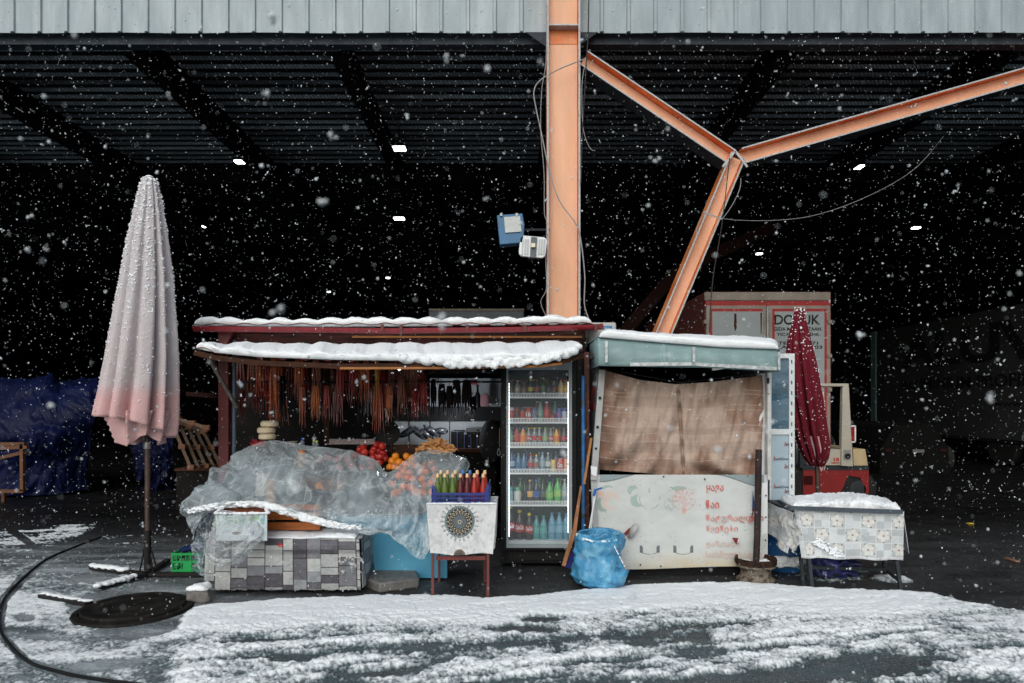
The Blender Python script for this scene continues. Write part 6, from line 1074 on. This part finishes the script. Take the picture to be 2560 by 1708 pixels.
cable([(1462, 165, CQ), (1455, 210, CQ), (1456, 300, CQ), (1462, 340, CQ), (1476, 372, CQ), (1488, 377, CQ)], 'short pale cable dangling right of the column', .005)
cable([(1764, 532, CQ), (1800, 545, CQ), (1850, 551, CQ), (1940, 551, CQ), (2030, 540, CQ), (2130, 508, CQ), (2230, 460, CQ), (2300, 410, CQ), (2360, 340, 11)], 'long slack cable sagging right from the orange brace', .0035, WIRE)
cable([(1852, 446, CQ), (1850, 470, CQ), (1835, 505, CQ), (1812, 540, CQ), (1800, 548, CQ)], 'looped cable hanging at the brace joint', .005)
cable([(1824, 395, CQ), (1818, 450, CQ), (1805, 560, CQ), (1782, 700, CQ - 1), (1774, 830, CQ - 2.4)], 'long dark cable dropping from the brace joint to the kiosk', .007, WIRED)
cable([(1766, 531, CQ), (1745, 560, CQ), (1740, 590, CQ), (1733, 602, CQ)], 'short cable end tied round the slanting brace', .005)
simple('cable_tie', B().beam(W(1758, 530, CQ), W(1805, 548, CQ), .02, .01), WIRE, 'pale tie strapped round the slanting orange brace', 'tie')
# air conditioner
ac = thing('air_conditioner', 'white air conditioner box with a blue badge between the two roofs', 'air conditioner', W(1510, 850, 7.6)); obj('ac_body', B().bp(1470, 1541, 806, 880, 7.5, 7.8), mat('ac_cream', (.42, .42, .40, 1), .5), ac, bevel=.02); obj('ac_badge', B().bp(1508, 1530, 815, 830, 7.485, 7.497), mat('badge_blue', C(30, 110, 160), .4), ac); text('badge_text', 'Midea', 1512, 1528, 819, 826, 7.48, WHITEP, ac)
obj('fan_guard', B().lathe([(.0, 0), (.12, .0), (.13, -.02)], W(1487, 880, 7.4), 20, False, Matrix.Rotation(math.pi / 2, 3, 'X')), DARKM, ac)
# ================= forklift =================
fk = thing('forklift', 'red and cream forklift parked behind the floral table', 'forklift', (WX(2090, 10.2), 10.6, 0)); FD2 = 10.2
FRD, CRM = mat('forklift_red', C(118, 10, 10), .5, var=.12, sc=3), mat('forklift_cream', C(165, 158, 145), .55, var=.06, sc=4, col2=C(180, 165, 140), c2lo=.6, c2hi=.7, c2s=6)
body = [(2008, 1175), (2172, 1175), (2172, 1230), (2163, 1250), (2160, 1215), (2150, 1194), (2120, 1189), (2112, 1208), (2098, 1240), (2008, 1240)]
obj('chassis', B().prism(body, FD2, FD2 + 1.0), FRD, fk, smooth=False); obj('step_recess', B().bp(2010, 2032, 1190, 1212, FD2 - .01, FD2 + .0), mat('recess_dark', C(50, 10, 10), .6), fk)
obj('rubber_trim', B().prism([(2005, 1165), (2172, 1165), (2173, 1175), (2005, 1175)], FD2 - .01, FD2 + 1.0), DARKM, fk)
hd = obj('engine_hood', B().prism([(2044, 1140), (2054, 1125), (2102, 1124), (2102, 1164), (2044, 1164)], FD2 - .03, FD2 + 1.0), CRM, fk, bevel=.008)
obj('counterweight', B().prism([(2133, 1123), (2164, 1123), (2171, 1165), (2134, 1165)], FD2 - .02, FD2 + 1.0), mat('counterweight_cream', C(170, 150, 115), .55), fk, bevel=.01)
obj('guard_post', B().prism([(2107, 966), (2122, 966), (2133, 1167), (2103, 1165)], FD2 - .06, FD2 + .02), CRM, fk, bevel=.006); obj('guard_post', B().prism([(2107, 966), (2122, 966), (2133, 1167), (2103, 1165)], FD2 + .95, FD2 + 1.02), CRM, fk)
obj('guard_roof', B().bp(2000, 2122, 959, 966, FD2 - .06, FD2 + 1.05), CRM, fk, bevel=.004); obj('guard_post', B().bp(2000, 2008, 966, 1170, FD2 - .04, FD2 + .03), DARKM, fk)
obj('filler_recess', B().bp(2109, 2127, 1125, 1149, FD2 - .065, FD2 - .058), mat('recess_grey', (.2, .2, .19, 1), .5), fk); obj('filler_cap', B().lathe([(.035, 0), (.035, .05), (0, .05)], W(2117, 1139, FD2 - .06), 16, False, Matrix.Rotation(math.pi / 2, 3, 'X')), BLACK, fk)
tl = obj('tail_lamp', B().bp(2129, 2138, 1067, 1104, FD2 - .02, FD2 + .06), mat('lamp_red', C(130, 15, 12), .3), fk); obj('lamp_rim', B().bp(2137, 2140, 1065, 1107, FD2 - .03, FD2 + .06).bp(2128, 2140, 1064, 1067, FD2 - .03, FD2 + .06).bp(2128, 2140, 1104, 1107, FD2 - .03, FD2 + .06), WHITEP, tl)
obj('seat', B().prism([(2018, 1140), (2028, 1122), (2034, 1122), (2032, 1165), (2016, 1165)], FD2 + .2, FD2 + .7), mat('seat_grey', (.15, .15, .15, 1), .5), fk, bevel=.02)
text('model_number', '15', 2084, 2098, 1145, 1153, FD2 - .034, mat('number_red', C(170, 25, 25), .5), hd, bold=.05); text('maker_name', 'NISSAN', 2079, 2099, 1155, 1159, FD2 - .034, mat('number_red', C(170, 25, 25), .5), hd, bold=.02)
whl = obj('wheel', B().lathe([(.14, 0), (.25, .0), (.28, .02), (.28, .2), (.25, .22), (.14, .22)], (WX(2140, FD2 + .1), FD2 + .24, .28), 32, True, Matrix.Rotation(math.pi / 2, 3, 'X')), mat('tyre_rubber', (.018, .018, .018, 1), .8), fk); obj('wheel_hub', B().lathe([(.14, 0), (.1, -.01), (0, -.01)], (WX(2140, FD2 + .1), FD2 + .01, .28), 20, False, Matrix.Rotation(-math.pi / 2, 3, 'X')), DARKM, whl)
whl = obj('wheel', B().lathe([(.14, 0), (.28, .0), (.31, .02), (.31, .22), (.14, .22)], (WX(2000, FD2 + .1), FD2 + .24, .31), 32, True, Matrix.Rotation(math.pi / 2, 3, 'X')), mat('tyre_rubber', (0, 0, 0, 1)), fk)
obj('mast', B().bp(1985, 1991, 900, 1255, FD2 + .1, FD2 + .2), DARKM, fk)
# ================= trucks =================
tk = thing('parked_truck', 'white truck with red-framed rear doors parked inside the shed', 'truck', (WX(1918, 13.4), 16, 0)); TK_ = 13.4
TW2, TRD, TGR = mat('truck_white', C(140, 145, 148), .5, var=.08, sc=2), mat('truck_red', C(150, 22, 24), .5), mat('truck_frame', C(135, 125, 115), .6, var=.2, sc=3)
obj('box_body', B().bp(1762, 2077, 730, 1180, TK_ + .05, TK_ + 6), mat('truck_side', C(110, 60, 55), .6), tk); obj('top_rail', B().bp(1762, 2077, 730, 752, TK_ - .02, TK_ + .05), TGR, tk, bevel=.02); obj('header', B().bp(1764, 2075, 752, 768, TK_, TK_ + .05), TRD, tk)
def tdoor(x0_, x1_, nm):
    d = obj('rear_door', B().bp(x0_, x1_, 764, 1175, TK_ - .02, TK_ + .045), TGR, tk, bevel=.01); obj('red_border', B().bp(x0_ + 9, x1_ - 9, 772, 1165, TK_ - .026, TK_ - .02), TRD, d); obj('door_panel', B().bp(x0_ + 15, x1_ - 15 + (0 if nm else 6), 779, 1160, TK_ - .032, TK_ - .026), mat('door_panel_grey', C(142, 150, 152), .5, var=.1, sc=1.5), d); return d
d1 = tdoor(1766, 1916, 0); d2 = tdoor(1922, 2076, 1); TXT = mat('door_lettering', (.02, .02, .02, 1), .6)
for s_, a in (('DORUK', (1936, 2050, 787, 812)), ('GIDA MAD.PAZ.TAAH.', (1935, 2055, 818, 827)), ('TIC.NAK.İTH.İHR.', (1942, 2050, 830, 840)), ('TELEFON 71', (1946, 2045, 854, 862)), ('KAYE 238 03', (1940, 2056, 864, 872))): text('door_lettering', s_, a[0], a[1], a[2], a[3], TK_ - .036, TXT, d2, bold=.02)
RS_ = mat('rust_streak', C(70, 35, 18), .9); obj('rust_streak', B().prism([(1836, 784), (1841, 784), (1842, 820), (1838, 828), (1835, 815)], TK_ - .036, TK_ - .033), RS_, d1); obj('rust_streak', B().prism([(1901, 782), (1905, 782), (1904, 835), (1902, 835)], TK_ - .036, TK_ - .033), RS_, d1)
for y in (800, 885, 970): obj('hinge', B().bp(2070, 2080, y, y + 9, TK_ - .05, TK_ + .02), TGR, d2); obj('hinge', B().bp(1760, 1768, y, y + 9, TK_ - .05, TK_ + .02), TGR, d1)
obj('door_bar', B().tube([W(1919, 766, TK_ - .05), W(1919, 1180, TK_ - .05)], .02, 8), GREYM, tk); obj('bumper', B().bp(1775, 2065, 1186, 1200, TK_, TK_ + .15), DARKM, tk)
for x in (1795, 2045): w2 = obj('wheel', B().lathe([(.2, 0), (.45, 0), (.48, .03), (.48, .27), (.45, .3), (.2, .3)], (WX(x, TK_ + 1) , TK_ + 1.2, .48), 28, True, Matrix.Rotation(math.pi / 2, 3, 'Y')), mat('tyre_rubber', (0, 0, 0, 1)), tk)
tk2 = thing('parked_truck', 'grey truck with a red line, only its top edge above the stall roof', 'truck', (WX(1190, 17.7), 19, 0)); obj('box_body', B().bp(1072, 1310, 776, 1110, 17.7, 23), mat('truck_grey', C(105, 112, 118), .6), tk2, bevel=.03); obj('red_line', B().bp(1080, 1304, 797, 803, 17.68, 17.7), TRD, tk2); obj('top_rail', B().bp(1072, 1310, 772, 777, 17.66, 17.72), TGR, tk2)
for x in (1100, 1285): obj('wheel', B().lathe([(.2, 0), (.5, 0), (.5, .3), (.2, .3)], (WX(x, 18.5), 18.9, .5), 24, True, Matrix.Rotation(math.pi / 2, 3, 'Y')), mat('tyre_rubber', (0, 0, 0, 1)), tk2)
obj('bumper', B().bp(1085, 1297, 1112, 1122, 17.7, 17.9), DARKM, tk2)
tr = thing('dark_trailer', 'long dark trailer with large lettering in the gloom at the right edge', 'trailer', (13.4, 18.5, 0)); TX = 12.2
obj('box_body', B().box((TX + 1.25, 17.9, 2.3), (2.5, 10.2, 3.3)), mat('trailer_grey', (.035, .037, .038, 1), .6, var=.2, sc=1), tr, bevel=.02); obj('front_rail', B().box((TX - .01, 22.9, 2.3), (.06, .3, 3.3)), mat('trailer_rail', (.09, .17, .17, 1), .6), tr); obj('skirt', B().box((TX + .1, 17.5, .75), (.1, 8, .3)), DARKM, tr)
DT = mat('trailer_lettering', (.012, .012, .012, 1), .6); text('lettering', 'ALUVIN', 21.3, 13.3, 2.62, 3.62, 0, DT, tr, bold=.03, side=TX - .01); text('lettering', 'ALUMINIUM PROFILE SYSTEMS', 21.3, 13.2, 1.98, 2.3, 0, DT, tr, bold=.02, side=TX - .01); text('lettering', 'www.aluvin.com', 17.2, 14.3, 1.5, 1.64, 0, DT, tr, side=TX - .01)
for y in (14.5, 15.8, 17.1): obj('wheel', B().lathe([(.2, 0), (.5, 0), (.52, .03), (.52, .27), (.5, .3), (.2, .3)], (TX + .1, y, .52), 28, True, Matrix.Rotation(math.pi / 2, 3, 'Y')), mat('tyre_rubber', (0, 0, 0, 1)), tr)
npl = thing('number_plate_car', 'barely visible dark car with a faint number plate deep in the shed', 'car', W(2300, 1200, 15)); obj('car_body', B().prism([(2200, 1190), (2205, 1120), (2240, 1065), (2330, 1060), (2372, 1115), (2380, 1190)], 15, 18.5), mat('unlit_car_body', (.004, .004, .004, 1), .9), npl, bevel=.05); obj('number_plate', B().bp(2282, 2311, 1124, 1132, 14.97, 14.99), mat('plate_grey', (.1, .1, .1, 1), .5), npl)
for x in (2222, 2358): obj('tail_lamp', B().bp(x - 8, x + 8, 1122, 1130, 14.97, 14.99), mat('dim_tail_red', (.02, .005, .005, 1), .5), npl); obj('wheel', B().lathe([(.1, 0), (.3, 0), (.3, .2), (.1, .2)], (WX(x, 15.4), 15.6, .3), 20, True, Matrix.Rotation(math.pi / 2, 3, 'Y')), mat('tyre_rubber', (0, 0, 0, 1)), npl)
simple('road_scrap', B().beam((WX(2515, 6.9), 6.9, .015), (WX(2545, 6.75), 6.75, .015), .05, .02, (0, 0, 1)), mat('scrap_wood', C(120, 90, 75), .7, var=.3), 'pale scrap lying on the wet ground near the right edge', 'scrap', bevel=.004)
simple('yellow_strip', B().beam((WX(2418, 8.9), 8.9, .01), (WX(2432, 8.9), 8.9, .01), .05, .012, (0, 0, 1)), mat('strip_yellow', C(190, 160, 40), .5), 'small yellow strip on the dark ground right of the floral table', 'strip')
# ================= falling snow =================
RF = np.random.RandomState(77)
ic = B().ell((0, 0, 0), (1, 1, 1), 5, 4); base = np.array([tuple(v) for v in ic.v]); fb = ic.f
def flakes(D, X, Z, r, nl):
    V_ = []; F_ = []; nb = len(base)
    for d, x, z, q, k in zip(D, X, Z, r, nl):
        for j in range(k):
            M_ = np.array(Euler(RF.uniform(0, 6.3, 3)).to_matrix()); s = np.array([1, RF.uniform(.5, 1), RF.uniform(.35, .8)]) * q * (1 if j == 0 else RF.uniform(.5, .9)); o = np.array([x, d, z]) + (0 if j == 0 else RF.normal(0, q * .9, 3)); v = (base * s * RF.uniform(.75, 1.25, (nb, 1))) @ M_.T + o
            n0 = len(V_) * nb; V_.append(v); F_ += [tuple(i + n0 for i in f) for f in fb]
    b = B(); b.v = np.concatenate(V_).tolist(); b.f = F_; return b
N_F = 34000
D = .7 + 9.0 * RF.uniform(0, 1, N_F) ** .62; X = RF.uniform(-1, 1, N_F) * (.85 * D + .8); Z = 1.6 + RF.uniform(-.47, .66, N_F) * D
ok = (Z > .03) & ~((D > 6.0) & (Z < 2.25) & (X > -2.7) & (X < 2.9)) & ~((D > 5.6) & (Z < 1.0) & (X > -2.9) & (X < 3.6)); D, X, Z = D[ok], X[ok], Z[ok]; r = np.clip(RF.lognormal(math.log(.0023), .52, len(D)), .0013, .009) * (.55 + .45 * np.clip(D / 5, 0, 1.2))
F1 = flakes(D, X, Z, r, 1 + (r > .005) * RF.randint(0, 3, len(D)))
NB = 80; D = RF.uniform(.85, 2.8, NB); X = RF.uniform(-.78, .78, NB) * D; Z = 1.6 + RF.uniform(-.42, .6, NB) * D; F2 = flakes(D, X, Z, RF.uniform(.0035, .0065, NB), RF.randint(1, 4, NB)); F1.add(F2.v, F2.f)
fo = obj('falling_snow', F1, mat('snowflake', (.62, .67, .71, 1), .8, var=0), None, 'countless snowflakes falling through the whole scene', 'snowfall', kind='stuff', ang=180, base=(0, 0, 0))
